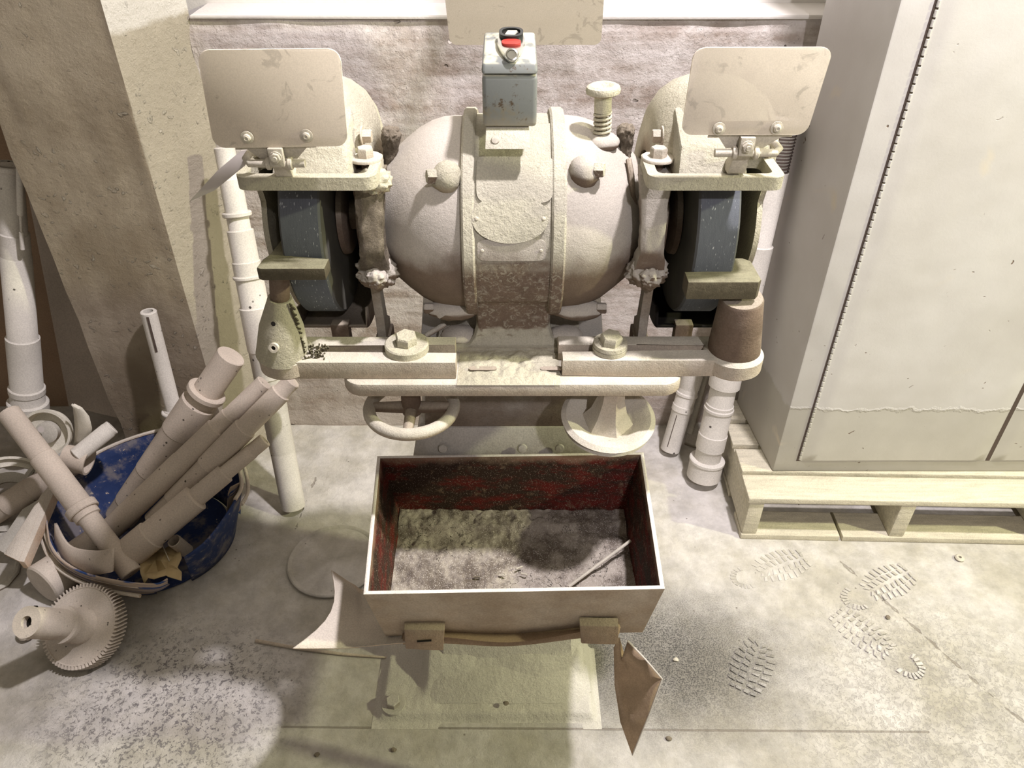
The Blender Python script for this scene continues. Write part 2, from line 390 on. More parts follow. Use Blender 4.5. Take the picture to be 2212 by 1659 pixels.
def m_binred():
    n = N('worn_red_paint'); z = n.sep(n.geo.outputs['Position'], 2)
    c = n.mix(n.ramp(n.noise(13, 5, .7, stretch=(1,1,2.5)), .36, .56), (.115,.014,.010), (.036,.021,.014))
    c = n.mix(n.ramp(n.noise(30, 5, .75), .56, .72), c, (.20,.14,.09))
    top = n.ramp(n.math('ADD', z, n.math('MULTIPLY', n.noise(25, 4), .04)), .618, .642)
    c = n.mix(n.math('MULTIPLY', top, .55), c, (.42,.30,.21))
    c = n.mix(n.math('MULTIPLY', n.ramp(n.noise(500, 2), .60, .68), .5), c, (.5,.42,.34))
    return n.end(c, .8, n.bump(n.noise(80, 5), .3, .002))
M['binred'] = m_binred()
M['binout'] = dusty('dusty_bin_outside', (.52,.45,.37), (.27,.215,.16), -.5, .35, 1.0, 9, grain=300, gs=.3, streak=(4,4,1))
M['rim'] = dusty('pale_bin_rim', (.80,.76,.70), (.60,.54,.46), -.6, .2, .25, 30, grain=350, gs=.5)
def m_bindust():
    n = N('grinding_dust'); c = n.mix(n.ramp(n.noise(10, 6, .72), .40, .60), (.15,.125,.105), (.42,.38,.33))
    ck = n.ramp(n.voro(26, 'DISTANCE_TO_EDGE', vec=n.mix(.06, n.co, n.noise(30, 3, .7, col=True))), .0, .025, 1, 0); ck = n.math('MULTIPLY', ck, n.ramp(n.noise(9, 2), .50, .58)); c = n.mix(ck, c, (.06,.05,.04))
    c = n.mix(n.math('MULTIPLY', n.ramp(n.noise(500, 1), .58, .66), .7), c, (.62,.58,.54))
    return n.end(c, .95, n.bump(n.noise(420, 3, .8), .8, .002, n.bump(n.noise(60, 6, .7), .5, .006)))
M['bindust'] = m_bindust()
def m_blue(name, dustf):
    n = N(name); c = n.mix(n.noise(30, 4), (.012,.025,.085), (.03,.055,.16))
    f = n.ramp(n.noise(12, 5, .7), dustf, dustf+.16); c = n.mix(f, c, (.17,.16,.175))
    c = n.mix(n.ramp(n.noise(60, 4, .7), .64, .70), c, (.5,.42,.33))
    return n.end(c, .6, n.bump(n.noise(50, 5), .15, .002))
M['blue'] = m_blue('dusty_blue_plastic', .46)
def m_blueout():
    n = N('blue_plastic_under_dust'); c = n.mix(n.noise(30, 4), (.02,.05,.17), (.05,.10,.27))
    f = n.ramp(n.noise(16, 4, .6, stretch=(.35,.35,4)), .53, .58, 1, 0); c = n.mix(f, c, (.42,.34,.27))
    return n.end(c, .8, n.bump(n.noise(90, 5), .3, .002))
M['blueout'] = m_blueout()
M['sheet'] = dusty('brown_coated_sheet', (.62,.57,.50), (.42,.30,.20), -.5, .6, .9, 12, grain=350, gs=.5)
M['sheetbrown'] = dusty('brown_stained_sheet', (.40,.30,.21), (.34,.25,.175), -.5, .6, .9, 14, grain=350, gs=.2)
M['block'] = dusty('brown_clamp_block', (.38,.32,.25), (.22,.16,.115), -.3, .9, .5, 30, grain=350, gs=.5, lump=120, ls=.6)
M['paper'] = plain('dusty_card', (.58,.54,.52), .8, var=.08)
M['wood_tan'] = plain('yellowed_paper', (.46,.36,.20), .9, var=.3, scale=30)

# ------------------------------------------------------------------ the setting
def struct(name, mb, mat, label, **k):
    o = obj(name, mb, mat, **k); o['kind'] = 'structure'; o['label'] = label; o['category'] = k.get('cat', 'wall') if False else name.split('_')[0]; return o
WY = 1.90
b = MB(); b.grid(lambda u, v: Vector((-3.2 + 6.6*u, -1.6 + 4.2*v, .004*noise.noise(Vector((u*12, v*8, 0))))), 120, 80)
struct('floor', b, M['floor'], 'dusty pale concrete floor with cracks and boot prints')
LZ = 1.215
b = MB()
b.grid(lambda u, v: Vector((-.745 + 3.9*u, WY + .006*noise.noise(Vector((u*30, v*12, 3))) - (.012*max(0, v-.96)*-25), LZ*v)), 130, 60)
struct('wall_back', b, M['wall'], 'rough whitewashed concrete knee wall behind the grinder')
b = MB(); b.box((-.735, WY-.002, LZ-.006), (3.1, 2.03, LZ+.004), .004); b.rough(.003, 25, 3)
struct('trim_1', b, M['ledge'], 'bright dusty ledge along the top of the knee wall')
b = MB(); b.box((-.80, 2.03, 0), (3.1, 2.12, 3.6))
struct('wall_upper', b, M['ledge'], 'pale wall rising behind the ledge')
b = MB(); b.box((-3.2, 2.0, 0), (-1.05, 2.08, 3.6)); struct('wall_recess', b, M['brownwall'], 'dark brown wall in the recess left of the pillar')
b = MB()   # pillar: front face, slanted right side
b.hexa([(-1.13,1.70,0),(-.835,1.70,0),(-.745,1.91,0),(-1.13,2.04,0),(-1.13,1.70,3.6),(-.815,1.70,3.6),(-.725,1.91,3.6),(-1.13,2.04,3.6)])
bmesh.ops.subdivide_edges(b.bm, edges=b.bm.edges[:], cuts=40, use_grid_fill=True)
b.bm.normal_update()
for v in b.bm.verts:
    v.co += v.normal*(.006*noise.noise(v.co*9) + .003*noise.noise(v.co*34))
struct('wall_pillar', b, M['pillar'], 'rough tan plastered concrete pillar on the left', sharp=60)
b = MB(); b.box((-3.2, -1.6, 3.6), (3.4, 2.6, 3.7)); struct('ceiling', b, M['ledge'], 'pale ceiling high above the frame')

# boot prints pressed into the floor dust
def boot(px, py, ang, label, heel=True):
    c = at(px, py, z=0); mb = MB(); ca, sa = math.cos(ang), math.sin(ang)
    def R(x, y): return Vector((c.x + x*ca - y*sa, c.y + x*sa + y*ca, .0005))
    for i in range(9):
        w = .046*math.sin(PI*(i+1.2)/10.5)**.45; y0 = -.01 + i*.0165
        for s in (-1, 1):
            for (a0, a1) in ((.12, .48), (.58, 1.0)):
                x0, x1 = s*w*a0, s*w*a1; k = .003*(i-4)*.3
                p = [R(x0, y0), R(x1, y0-.004+k), R(x1, y0+.004+k), R(x0, y0+.007)]
                mb.prism(p if s > 0 else p[::-1], (0, 0, .0021))
    if heel:
        for i in range(11):
            a = PI + PI*i/10; p0 = Vector((math.cos(a), math.sin(a)))
            q = [R(p0.x*.022 - p0.y*.003, p0.y*.026-.055 + p0.x*.003), R(p0.x*.036 - p0.y*.0035, p0.y*.042-.055 + p0.x*.0035), R(p0.x*.036 + p0.y*.0035, p0.y*.042-.055 - p0.x*.0035), R(p0.x*.022 + p0.y*.003, p0.y*.026-.055 - p0.x*.003)]
            mb.prism(q, (0, 0, .0021))
    for v in mb.bm.verts: v.co += Vector((noise.noise(v.co*60), noise.noise(v.co*60+Vector((9,0,0))), 0))*.004 + Vector((0,0,.0011*noise.noise(v.co*35) if v.co.z > .001 else 0))
    tag(obj('boot_print', mb, M['floor'], kind='stuff'), label, 'boot print', 'boot prints in the floor dust')
boot(1650, 1235, -1.2, 'ridged boot print in floor dust just below the pallet corner')
boot(1885, 1275, -1.1, 'faint boot print further right below the pallet')
boot(1640, 1400, 2.6, 'crumbled boot print beside the dark powder stain', heel=False)
boot(1910, 1400, .7, 'boot print with spread treads in the middle of the right floor')

# ------------------------------------------------------------------ cabinet on its pallet
PL = Vector((.622, 1.42, 0)); pa = math.radians(-1.5)
def PT(x, y, z): return Vector((PL.x + x*math.cos(pa) - y*math.sin(pa), PL.y + x*math.sin(pa) + y*math.cos(pa), z))
def pbox(mb, x0, x1, y0, y1, z0, z1, bev=.003): mb.hexa([PT(x0,y0,z0),PT(x1,y0,z0),PT(x1,y1,z0),PT(x0,y1,z0),PT(x0,y0,z1),PT(x1,y0,z1),PT(x1,y1,z1),PT(x0,y1,z1)], bev)
pal = thing('wooden_pallet', 'dust covered wooden pallet on the floor under the cabinet', 'pallet', (PL.x, PL.y, 0))
for i, (y0, y1) in enumerate(((0,.092),(.104,.196),(.213,.305),(.325,.417))):
    mb = MB(); pbox(mb, -.004+.004*(i%2), 1.22, y0, y1, .138, .156, .004); mb.rough(.0015, 30, 2)
    obj('deck_board', mb, M['pallet'], pal)
for x0 in (0, .395, .79, 1.17):
    mb = MB(); pbox(mb, x0+.002, x0+.042, .004, .415, .018, .138, .004); obj('stringer', mb, M['pallet'], pal)
for y0 in (0, .16, .32):
    mb = MB()
    if y0 == 0:
        pbox(mb, 0, .266, y0, y0+.09, 0, .018); pbox(mb, .274, 1.21, y0, y0+.09, 0, .018)
    else: pbox(mb, 0, 1.21, y0, y0+.09, 0, .018)
    obj('bottom_board', mb, M['pallet'], pal)
mb = MB()
random.seed(3)
for i in range(46):
    p = PT(random.uniform(.05,.385), random.uniform(.02,.05), .139); a = random.uniform(0, 6)
    mb.tube([p, p+Vector((.006*math.cos(a), -.004, -.008)), p+Vector((.012*math.sin(a), -.006, -.014*random.random()-.004))], .0012, 5)
obj('hanging_fluff', mb, M['crust'], pal, kind='stuff')

CX0, CX1, CY0, CY1, CZ0, CZ1 = .706, 1.84, 1.522, 1.826, .157, 1.96
cab = thing('storage_cabinet', 'tall cream two-door metal cabinet standing on the pallet', 'cabinet', ((CX0+CX1)/2, CY0, CZ0))
mb = MB()
mb.hexa([(CX0,CY0,CZ0),(CX1,CY0,CZ0),(CX1,CY1,CZ0),(CX0-.026,CY1,CZ0),(CX0-.008,CY0,CZ1),(CX1,CY0,CZ1),(CX1,CY1,CZ1),(CX0-.030,CY1,CZ1)], .004)
obj('body', mb, M['cabinet'], cab)
# doors: bent sheet panels that stand 3 mm proud of the frame, lightly dented
def door(x0, x1, name_seed):
    mb = MB(); z0, z1 = CZ0+.040, CZ1-.04
    def f(u, v):
        x = x0 + (x1-x0)*u; z = z0 + (z1-z0)*v; e = min(u, 1-u)*(x1-x0); e2 = min(v, 1-v)*(z1-z0)
        d = .004 if min(e, e2) > .004 else 0
        return Vector((x, CY0 - .0015 - d + .0022*noise.noise(Vector((x*3.3, z*3, name_seed)))*min(1, e*15), z))
    us = [0, .0035, .008, *[k/24 for k in range(1, 24)], .992, .9965, 1]; vs = [0, .001, .0026, *[k/60 for k in range(1, 60)], .9974, .999, 1]
    V = [[mb.bm.verts.new(f(u, v)) for v in vs] for u in us]
    for i in range(len(us)-1):
        for j in range(len(vs)-1): mb.face([V[i][j], V[i+1][j], V[i+1][j+1], V[i][j+1]])
    return obj('door', mb, M['cabinet'], cab, sharp=50)
door(CX0+.066, CX0+.560, 1); door(CX0+.572, CX0+1.06, 2)
mb = MB(); mb.box((CX0+.559, CY0-.0012, CZ0+.04), (CX0+.573, CY0-.0002, CZ1-.04)); obj('door_gap', mb, M['threads'], cab)
mb = MB(); mb.box((CX0+.0555, CY0-.0008, CZ0+.038), (CX0+.067, CY0+.001, CZ1-.04)); obj('hinge_leaf', mb, M['threads'], cab)
z = CZ0+.045; k = 0
hinges = None
while z < 1.36:
    L = .0165
    if hinges is None:
        mb = MB(); mb.rod((CX0+.0625, CY0-.0028, z), (CX0+.0625, CY0-.0028, z+.0125), .0032, seg=8, bev=.0005)
        hinges = obj('hinge_knuckle', mb, M['cabinet'], cab); z0h = z
    else:
        o = hinges.copy(); scene.collection.objects.link(o); o.parent = cab; o.location = (0, 0, z - z0h)
    z += L; k += 1

# ------------------------------------------------------------------ shafts and pipes
def shaft(name, p0, p1, prof, mat, label, cat='shaft', hole0=0, hole1=0, collars=(), group=None, parent_only=False, slot=None):
    """stepped round bar from p0 to p1; prof: (fraction, width in photograph pixels) steps; collars: (fraction, width px, length m)"""
    p0, p1 = Vector(p0), Vector(p1); L = (p1-p0).length; d = (p1-p0)/L
    pr = []
    R = lambda f, w: wpx(w, p0 + d*L*f)/2
    def chamf(pts): return pts
    r0 = R(0, prof[0][1])
    pr += ([(.02,0),(.02,r0*hole0),(0,r0*hole0)] if hole0 else [(0,0)]) + [(0,r0-.002),(.002,r0)]
    last = r0
    for i, (f, w) in enumerate(prof[1:]):
        r = R(f, w); s = f*L
        if abs(r-last) > .0012 and i < len(prof)-2 or True:
            pr += [(s-.0015, last), (s, min(last, r)+abs(last-r)*.2), (s+.0015, r)] if f < 1 else []
        if f < 1: last = r
    pr += [(L-.002,last),(L,last-.002)] + ([(L,last*hole1),(L-.02,last*hole1),(L-.02,0)] if hole1 else [(L,0)])
    t = thing(name, label, cat, (p1.x, p1.y, min(p0.z, p1.z)) if p1.z <= p0.z else p0, group)
    mb = MB(); mb.lathe(pr, p0, d, 30); obj('shaft_body', mb, mat, t)
    for (f, w, ln) in collars:
        c = p0 + d*L*f; r = wpx(w, c)/2; mb = MB(); mb.lathe([(0,r*.55),(0,r*.94),(.0025,r),(ln-.0025,r),(ln,r*.94),(ln,r*.55)], c, d, 30)
        obj('collar', mb, mat, t)
    if hole1 or hole0:
        mb = MB(); q, e, rr = (p1, -1, last*hole1) if hole1 else (p0, 1, r0*hole0)
        mb.lathe([(0,0),(0,rr*.98)], q + d*e*.016, d, 20); obj('bore', mb, M['dark'], t)
    if slot:
        f0, f1, w = slot; a, c = p0 + d*L*f0, p0 + d*L*f1
        tocam = (Vector((0,0,CAM_H)) - (a+c)/2).normalized(); side = d.cross(tocam).normalized(); up = side.cross(d).normalized()
        if up.dot(tocam) < 0: up = -up
        rr = R((f0+f1)/2, w); mb = MB(); hw = rr*.14; base = side*rr*.25
        pts = [a + base + side*hw + up*rr*.90, c + base + side*hw + up*rr*.90, c + base - side*hw + up*rr*.90, a + base - side*hw + up*rr*.90]
        mb.prism(pts, up*rr*.088); obj('keyway', mb, M['threads'], t)
    return t
P = at
# leaning tall white one between pillar and grinder
shaft('stepped_shaft', P(484,318,y=1.80), P(634,1095,z=.012), [(0,44),(.075,48),(.20,56),(.28,60),(.40,66),(.52,62),(.60,56),(.70,54),(.82,52),(1,50)], M['pipe'],
      'tall white stepped shaft leaning on the wall left of the grinder', 'shaft', collars=((.155,62,.012),(.315,68,.010)))
shaft('stepped_shaft', P(18,355,y=1.80), P(66,935,y=1.70), [(0,56),(.22,60),(.26,60),(.30,62),(.60,66),(.80,68),(.86,72),(1,74)], M['pipe'],
      'thick pale shaft standing upright at the far left edge', 'shaft', collars=((.0,62,.014),(.80,71,.02),(.86,80,.05)))
mb = MB(); mb.rod(P(42,352,y=1.75), P(44,466,y=1.74), .0075, bev=.003); mb.rod(P(46,500,y=1.74), P(49,540,y=1.735), .0055, bev=.002)
mb.tube([P(44,466,y=1.74), P(45,484,y=1.74), P(46,500,y=1.74)], .003)
tag(obj('thin_rod', mb, M['pipe']), 'thin round rod strapped along the thick pale shaft', 'rod')
shaft('stepped_shaft', P(320,672,y=1.665), P(386,925,y=1.63), [(0,34),(.82,38),(1,42)], M['pipe'], 'short white shaft standing against the pillar behind the bucket', 'shaft', hole0=.6, collars=((.83,52,.010),), slot=(.02,.3,34))
# right side, behind the grinder
shaft('stepped_shaft', P(1697,255,y=1.80), P(1519,1030,z=.02), [(0,58),(.12,66),(.30,72),(.52,70),(.70,56),(.755,60),(.85,62),(.90,56),(.945,72),(1,72)], M['pipe'],
      'long stepped shaft with threaded top leaning beside the cabinet', 'shaft', collars=((.765,64,.012),(.935,76,.012)))
big = bpy.data.objects[-1] if False else [o for o in scene.collection.objects if o.get('label', '').startswith('long stepped')][0]
a, c = P(1697,255,y=1.80), P(1519,1030,z=.02); d = (c-a).normalized()
mb = MB(); L0 = .0
for i in range(15): 
    q = a + d*(.012 + i*.0075); r = wpx(64, q)/2; mb.lathe([(0,r-.004),(.0012,r),(.0028,r),(.004,r-.004)], q, d, 30)
obj('thread', mb, M['threads'], big, kind='stuff')
shaft('stepped_shaft', P(1502,790,y=1.84), P(1447,972,z=.012), [(0,46),(.25,44),(.45,46),(.52,42),(1,40)], M['pipe'],
      'short white shaft with a keyway slot under the right handwheel', 'shaft', collars=((.30,48,.012),), slot=(.55,.93,40))
mb = MB(); q = [P(1478,960,z=.002), P(1452+40,918,z=.002), P(1506,900,z=.002), P(1548,900,z=.002), P(1560,940,z=.002), P(1548,985,z=.002)]
mb.prism([Vector(v) for v in q], (0,0,.012), .003); tag(obj('floor_block', mb, M['metal_grey']), 'low grey metal block on the floor behind the stepped shaft', 'block')
# dark rail standing between the two right shafts
mb = MB(); mb.tube([P(1527,800,y=1.86), P(1490,935,y=1.80)], .010); tag(obj('thin_rod', mb, M['metal_grey']), 'thin grey rod between the two shafts by the pallet', 'rod')

# ------------------------------------------------------------------ broken bucket with shafts
rimpts = [(375,925,1.655),(250,960,1.615),(150,1020,1.53),(105,1090,1.43),(98,1150,1.34),(130,1210,1.25),(205,1250,1.19),(300,1268,1.165)]
rimL = [P(x, y_, y=yy) for x, y_, yy in rimpts]
rimR = [P(x, y_, y=yy) for x, y_, yy in ((398,1205,1.235),(442,1172,1.265),(478,1128,1.33),(508,1080,1.40),(522,1046,1.465),(505,985,1.56),(450,940,1.63))]
BC = Vector((-.955, 1.415, 0)); BR = .195
buc = thing('broken_bucket', 'broken blue plastic bucket full of old shafts on the floor', 'bucket', BC)
def smooth_path(pts, n):
    out = []
    for i in range(len(pts)-1):
        p0, p1, p2, p3 = pts[max(i-1,0)], pts[i], pts[i+1], pts[min(i+2,len(pts)-1)]
        for k in range(n):
            t = k/n; out.append(.5*((2*p1)+(p2-p0)*t+(2*p0-5*p1+4*p2-p3)*t*t+(-p0+3*p1-3*p2+p3)*t**3))
    return out + [pts[-1]]
path = smooth_path(rimR + rimL, 6)          # from the broken right end round the back to the front left
def foot(p):
    d = Vector((p.x-BC.x, p.y-BC.y, 0)).normalized(); return Vector((BC.x + d.x*BR, BC.y + d.y*BR*.94, .004))
mb = MB(); nv = 6; V = []
for p in path: q = foot(p); V.append([mb.bm.verts.new(q.lerp(p, j/nv)) for j in range(nv+1)])
for A, B in zip(V, V[1:]):
    for j in range(nv): mb.face([A[j], B[j], B[j+1], A[j+1]])
o = obj('bucket_wall', mb, [M['blueout'], M['blue']], buc, recalc=False, sharp=60)
solid(o, .0055, 0); o.modifiers[0].material_offset = 1
nr = len(rimR)*6*nv
for i, f in enumerate(o.data.polygons):
    if i < nr - 12*nv: f.material_index = 1
# rolled rim lip
lip = smooth_path(rimR[3:] + rimL, 6)
mb = MB(); mb.tube([p + Vector((0,0,.001)) for p in lip], .0052, 8); obj('rim', mb, M['sheet'], buc)
lip2 = [p + Vector(((p.x-BC.x)*.055, (p.y-BC.y)*.055, -.016)) for p in lip]
mb = MB(); mb.tube(lip2, .0048, 8); obj('rim', mb, M['sheet'], buc)
# torn outer layer on the front left, dust and blue stripes
fr = smooth_path([P(100,1120,y=1.36), P(112,1185,y=1.27), P(160,1228,y=1.205), P(240,1252,y=1.165), P(330,1262,y=1.15), P(362,1250,y=1.155)], 6)
fb = smooth_path([P(112,1165,y=1.375), P(130,1215,y=1.30), P(180,1250,y=1.25), P(250,1274,y=1.225), P(330,1278,y=1.22), P(366,1262,y=1.22)], 6)
mb = MB(); V = [[mb.bm.verts.new(a.lerp(c, j/4) + Vector((0,-.006*math.sin(PI*j/4),0))) for j in range(5)] for a, c in zip(fr, fb)]
for A, B in zip(V, V[1:]):
    for j in range(4): mb.face([A[j], B[j], B[j+1], A[j+1]])
solid(obj('torn_layer', mb, M['blueout'], buc), .004)
fr = smooth_path([P(120,1130,y=1.33), P(150,1178,y=1.26), P(205,1190,y=1.22), P(245,1184,y=1.20)], 6)
fb = [p + Vector((-.012,-.020,-.060)) for p in fr]
mb = MB(); V = [[mb.bm.verts.new(a.lerp(c, j/2)) for j in range(3)] for a, c in zip(fr, fb)]
for A, B in zip(V, V[1:]):
    for j in range(2): mb.face([A[j], B[j], B[j+1], A[j+1]])
solid(obj('torn_strip', mb, M['tanpipe'], buc), .006)
mb = MB(); mb.lathe([(0,0),(0,BR*.93),(.005,BR*.93),(.005,0)], (BC.x,BC.y,.003), (0,0,1), 48); obj('bucket_base', mb, M['blue'], buc)
# torn flap at the right
mb = MB(); q = [P(520,1040,y=1.475), P(518,1110,y=1.44), P(505,1098,y=1.43), P(503,1122,y=1.42), P(488,1118,y=1.41), P(492,1066,y=1.42), P(497,1052,y=1.44)]
mb.prism([Vector(v) for v in q], (.003,-.003,0)); obj('torn_flap', mb, M['blueout'], buc)
G = 'stepped shafts standing in the broken bucket'
shaft('stepped_shaft', P(500,768,y=1.59), P(262,1118,y=1.47), [(0,62),(.235,62),(.27,78),(.45,74),(.70,70),(.90,66),(1,60)], M['tanpipe'], 'thickest shaft in the bucket with a wide ring below its top', 'shaft', collars=((.20,84,.016),), group=G)
shaft('stepped_shaft', P(572,826,y=1.55), P(232,1150,y=1.345), [(0,38),(.22,42),(.30,48),(.52,50),(.80,50),(1,50)], M['tanpipe'], 'slim shaft leaning second from the left out of the bucket', 'shaft', group=G)
shaft('stepped_shaft', P(632,822,y=1.53), P(330,1125,y=1.37), [(0,38),(.08,46),(.33,52),(.60,46),(.85,42),(1,40)], M['tanpipe'], 'long slim shaft whose tip reaches under the tool rest arm', 'shaft', group=G)
shaft('stepped_shaft', P(573,950,y=1.47), P(283,1192,y=1.275), [(0,32),(.10,34),(.30,44),(.52,62),(.85,70),(1,64)], M['tanpipe'], 'lowest shaft in the bucket with a drilled end and wide foot', 'shaft', hole0=.55, group=G)
shaft('stepped_shaft', P(18,890,y=1.50), P(284,1240,y=1.22), [(0,46),(.20,47),(.28,52),(.62,54),(.66,44),(1,40)], M['tanpipe'], 'shaft crossing the left rim of the bucket towards the front', 'shaft', collars=((.585,66,.022),), group=G)
# pipe stub, scrap paper and wire in the bucket
mb = MB(); a = P(376,1168,z=.12); mb.lathe([(0,.014),(0,.017),(.06,.017),(.06,.014)], a, (.2,.25,-.9), 24, closed=True)
tag(obj('tube_stub', mb, M['tanpipe']), 'open end of a small tube deep in the bucket', 'tube')
mb = MB(); random.seed(5)
g = [[P(306+i*16+random.uniform(-7,7), 1180+j*17+random.uniform(-6,6)+(8 if i in (0,5) else 0), z=.070+.040*random.random()) for i in range(6)] for j in range(5)]
V = [[mb.bm.verts.new(p) for p in r] for r in g]
for A, B in zip(V, V[1:]):
    for i in range(5): mb.face([A[i], A[i+1], B[i+1], B[i]])
o = obj('paper_scrap', mb, M['wood_tan'], sharp=15); solid(o, .002); tag(o, 'crumpled yellowed paper scrap in the front of the bucket', 'paper')
mb = MB(); mb.tube([P(335,1150,z=.13), P(352,1180,z=.10), P(366,1212,z=.09)], .0012, 6); tag(obj('wire', mb, M['zinc']), 'short wire bent over the paper scrap in the bucket', 'wire')

# ------------------------------------------------------------------ scrap left of the bucket
mb = MB(); q = [P(55,395,y=1.93), P(100,380,y=1.93), P(262,905,y=1.80), P(148,878,y=1.80)]
mb.prism(q, (0,.018,0), .002); tag(obj('leaning_board', mb, M['board']), 'pale flat board leaning in the recess left of the pillar', 'board')
fl = thing('flanged_pulley', 'pale round pulley with a raised lip behind the crossing shaft', 'pulley', P(95,1000,y=1.48))
c = P(100,935,y=1.52); ax = Vector((.10,-.85,.42)).normalized(); r = .062
mb = MB(); mb.lathe([(0,.026),(0,r*.86),(.004,r*.9),(.020,r*.9),(.024,r),(.036,r),(.036,r*.90),(.012,r*.80),(.012,.026)], c - ax*.03, ax, 44, closed=True); obj('disc', mb, M['white_strip'], fl)
mb = MB(); mb.lathe([(0,0),(0,.030),(.05,.028),(.052,.022),(.052,.0)], c-ax*.05, ax, 32); obj('hub', mb, M['metal_grey'], fl)
mb = MB(); mb.lathe([(0,0),(0,.008)], c + Vector((.0,-.012,.022)), ax, 16); obj('bolt_hole', mb, M['paper'], fl)
# curved blade
ctr = [(158,872),(168,880),(177,900),(181,925),(178,948),(170,968)]; wd = [.003,.012,.021,.024,.021,.018]
mb = MB(); V = []
for (x, y_), w in zip(ctr, wd):
    p = P(x, y_, y=1.52); V.append([mb.bm.verts.new(p + Vector((w*(k-1.5)/1.5*.9, -.006*(1-((k-1.5)/1.5)**2), 0))) for k in range(4)])
for A, B in zip(V, V[1:]):
    for j in range(3): mb.face([A[j], B[j], B[j+1], A[j+1]])
o = obj('curved_blade', mb, M['white_strip']); solid(o, .004); tag(o, 'pale curved pointed blade sticking up beside the pulley', 'blade')
shaft('stepped_shaft', P(243,922,y=1.53), P(165,985,y=1.46), [(0,34),(.1,36),(1,36)], M['pipe'], 'small white shaft poking up behind the bucket rim', 'shaft')
# strap sleeve
mb = MB(); c = P(165,985,y=1.47); mb.lathe([(0,.022),(0,.030),(.062,.036),(.062,.030)], c + Vector((-.03,0,.0)), (.85,-.05,-.25), 28, closed=True)
tag(obj('brown_sleeve', mb, M['tanpipe']), 'wide dusty brown sleeve lying across the scrap behind the bucket', 'sleeve')
shaft('stepped_shaft', P(158,1000,y=1.53), P(-30,1120,y=1.46), [(0,52),(.45,54),(.75,50),(1,48)], M['tanpipe'], 'dusty tan shaft lying level at the left edge', 'shaft')
# large rim at the left edge
mb = MB(); c = P(20,1085,y=1.52); ax = Vector((.35,-.55,.75)).normalized(); r = .125
mb.lathe([(0,r*.80),(0,r),(.03,r),(.03,r*.94),(.012,r*.90),(.012,r*.80)], c, ax, 60, closed=True)
fl2 = thing('wheel_rim', 'large pale wheel rim half out of frame at the left edge', 'wheel', P(20,1150,y=1.45)); obj('outer_rim', mb, M['white_strip'], fl2)
mb = MB(); mb.lathe([(0,r*.45),(0,r*.66),(.02,r*.66),(.02,r*.58),(.01,r*.45)], c, ax, 48, closed=True); obj('inner_rim', mb, M['metal_grey'], fl2)
mb = MB()
for k in range(3):
    a0 = k*2.1+.4; e = ax.orthogonal().normalized(); f_ = ax.cross(e); dd = e*math.cos(a0) + f_*math.sin(a0)
    mb.tube([c + ax*.01 + dd*r*.5, c + ax*.01 + dd*r*.85], .009, 8)
obj('spokes', mb, M['metal_grey'], fl2)
# angle bar
mb = MB(); q = [P(88,1070,y=1.42), P(112,1042,y=1.43), P(40,1212,y=1.24), P(8,1196,y=1.24)]
mb.prism([q[0], q[1], q[2], q[3]], (0,.004,-.012), .001)
mb.prism([q[1], P(122,1050,y=1.43), P(52,1214,y=1.24), q[2]], (0,.003,-.03), .001)
tag(obj('angle_bar', mb, M['sheet']), 'tapering angle bar leaning to the floor left of the bucket', 'bar')
mb = MB(); q = [P(48,1100,y=1.45), P(90,1075,y=1.46), P(20,1200,y=1.33), P(-10,1185,y=1.33)]; mb.prism(q, (0,.004,-.012), .001)
tag(obj('flat_bar', mb, M['metal_grey']), 'grey flat bar lying under the angle bar', 'bar')
mb = MB(); mb.tube([P(40,1212,z=.006), P(34,1238,z=.006), P(14,1262,z=.006), P(-12,1275,z=.006)], .008, 8); tag(obj('hose_piece', mb, M['metal_grey']), 'short grey hose piece on the floor at the left edge', 'hose')
# drum lying on the floor behind the gear
a, c = P(176,1200,z=.052), P(92,1262,z=.058)
t = thing('steel_drum', 'stubby dusty cylinder lying between bucket and gear', 'cylinder', (c.x, c.y, 0)); d = (c-a).normalized()
mb = MB(); mb.lathe([(-.05,0),(-.05,.045),(0,.047),((c-a).length,.054),((c-a).length+.004,.050),((c-a).length+.004,0)], a, d, 36); obj('drum_body', mb, M['gear'], t)
# ------------------------------------------------------------------ gear with its shaft
gn = Vector((-.16,-.534,.828)).normalized(); C = P(172,1352,z=.083); Rg = .0965
t = thing('helical_gear', 'large fine-toothed gear with a stub shaft lying on the floor', 'gear', (C.x, C.y, 0))
a = gn.orthogonal().normalized(); bb = gn.cross(a)
mb = MB(); NT = 66; outer = []
for i in range(NT):
    for (df, rr) in ((-.30,.915),(-.15,1.0),(.15,1.0),(.30,.915)):
        outer.append((2*PI*(i+df)/NT, Rg*rr))
def gp(ang, r, h): return C + (a*math.cos(ang) + bb*math.sin(ang))*r + gn*h
tw = .13; TH = .034
rings = [mb.verts([gp(an + tw*k/3, r, -TH*k/3) for an, r in outer]) for k in range(4)]
for A, B in zip(rings, rings[1:]):
    for i in range(len(A)): j = (i+1) % len(A); mb.face([A[i], A[j], B[j], B[i]])
cu = mb.verts([gp(an, Rg*.90, 0) for an, r in outer]); cl = mb.verts([gp(an + tw, Rg*.90, -TH) for an, r in outer])
for i in range(len(cu)):
    j = (i+1) % len(cu); mb.face([rings[0][j], rings[0][i], cu[i], cu[j]]); mb.face([rings[-1][i], rings[-1][j], cl[j], cl[i]])
cu2 = mb.verts([gp(an, Rg*.88, -.002) for an, r in outer])
for i in range(len(cu)): j = (i+1) % len(cu); mb.face([cu[i], cu2[i], cu2[j], cu[j]][::-1])
mb.face(cu2); mb.face(cl[::-1]); obj('toothed_wheel', mb, M['gear'], t, sharp=30)
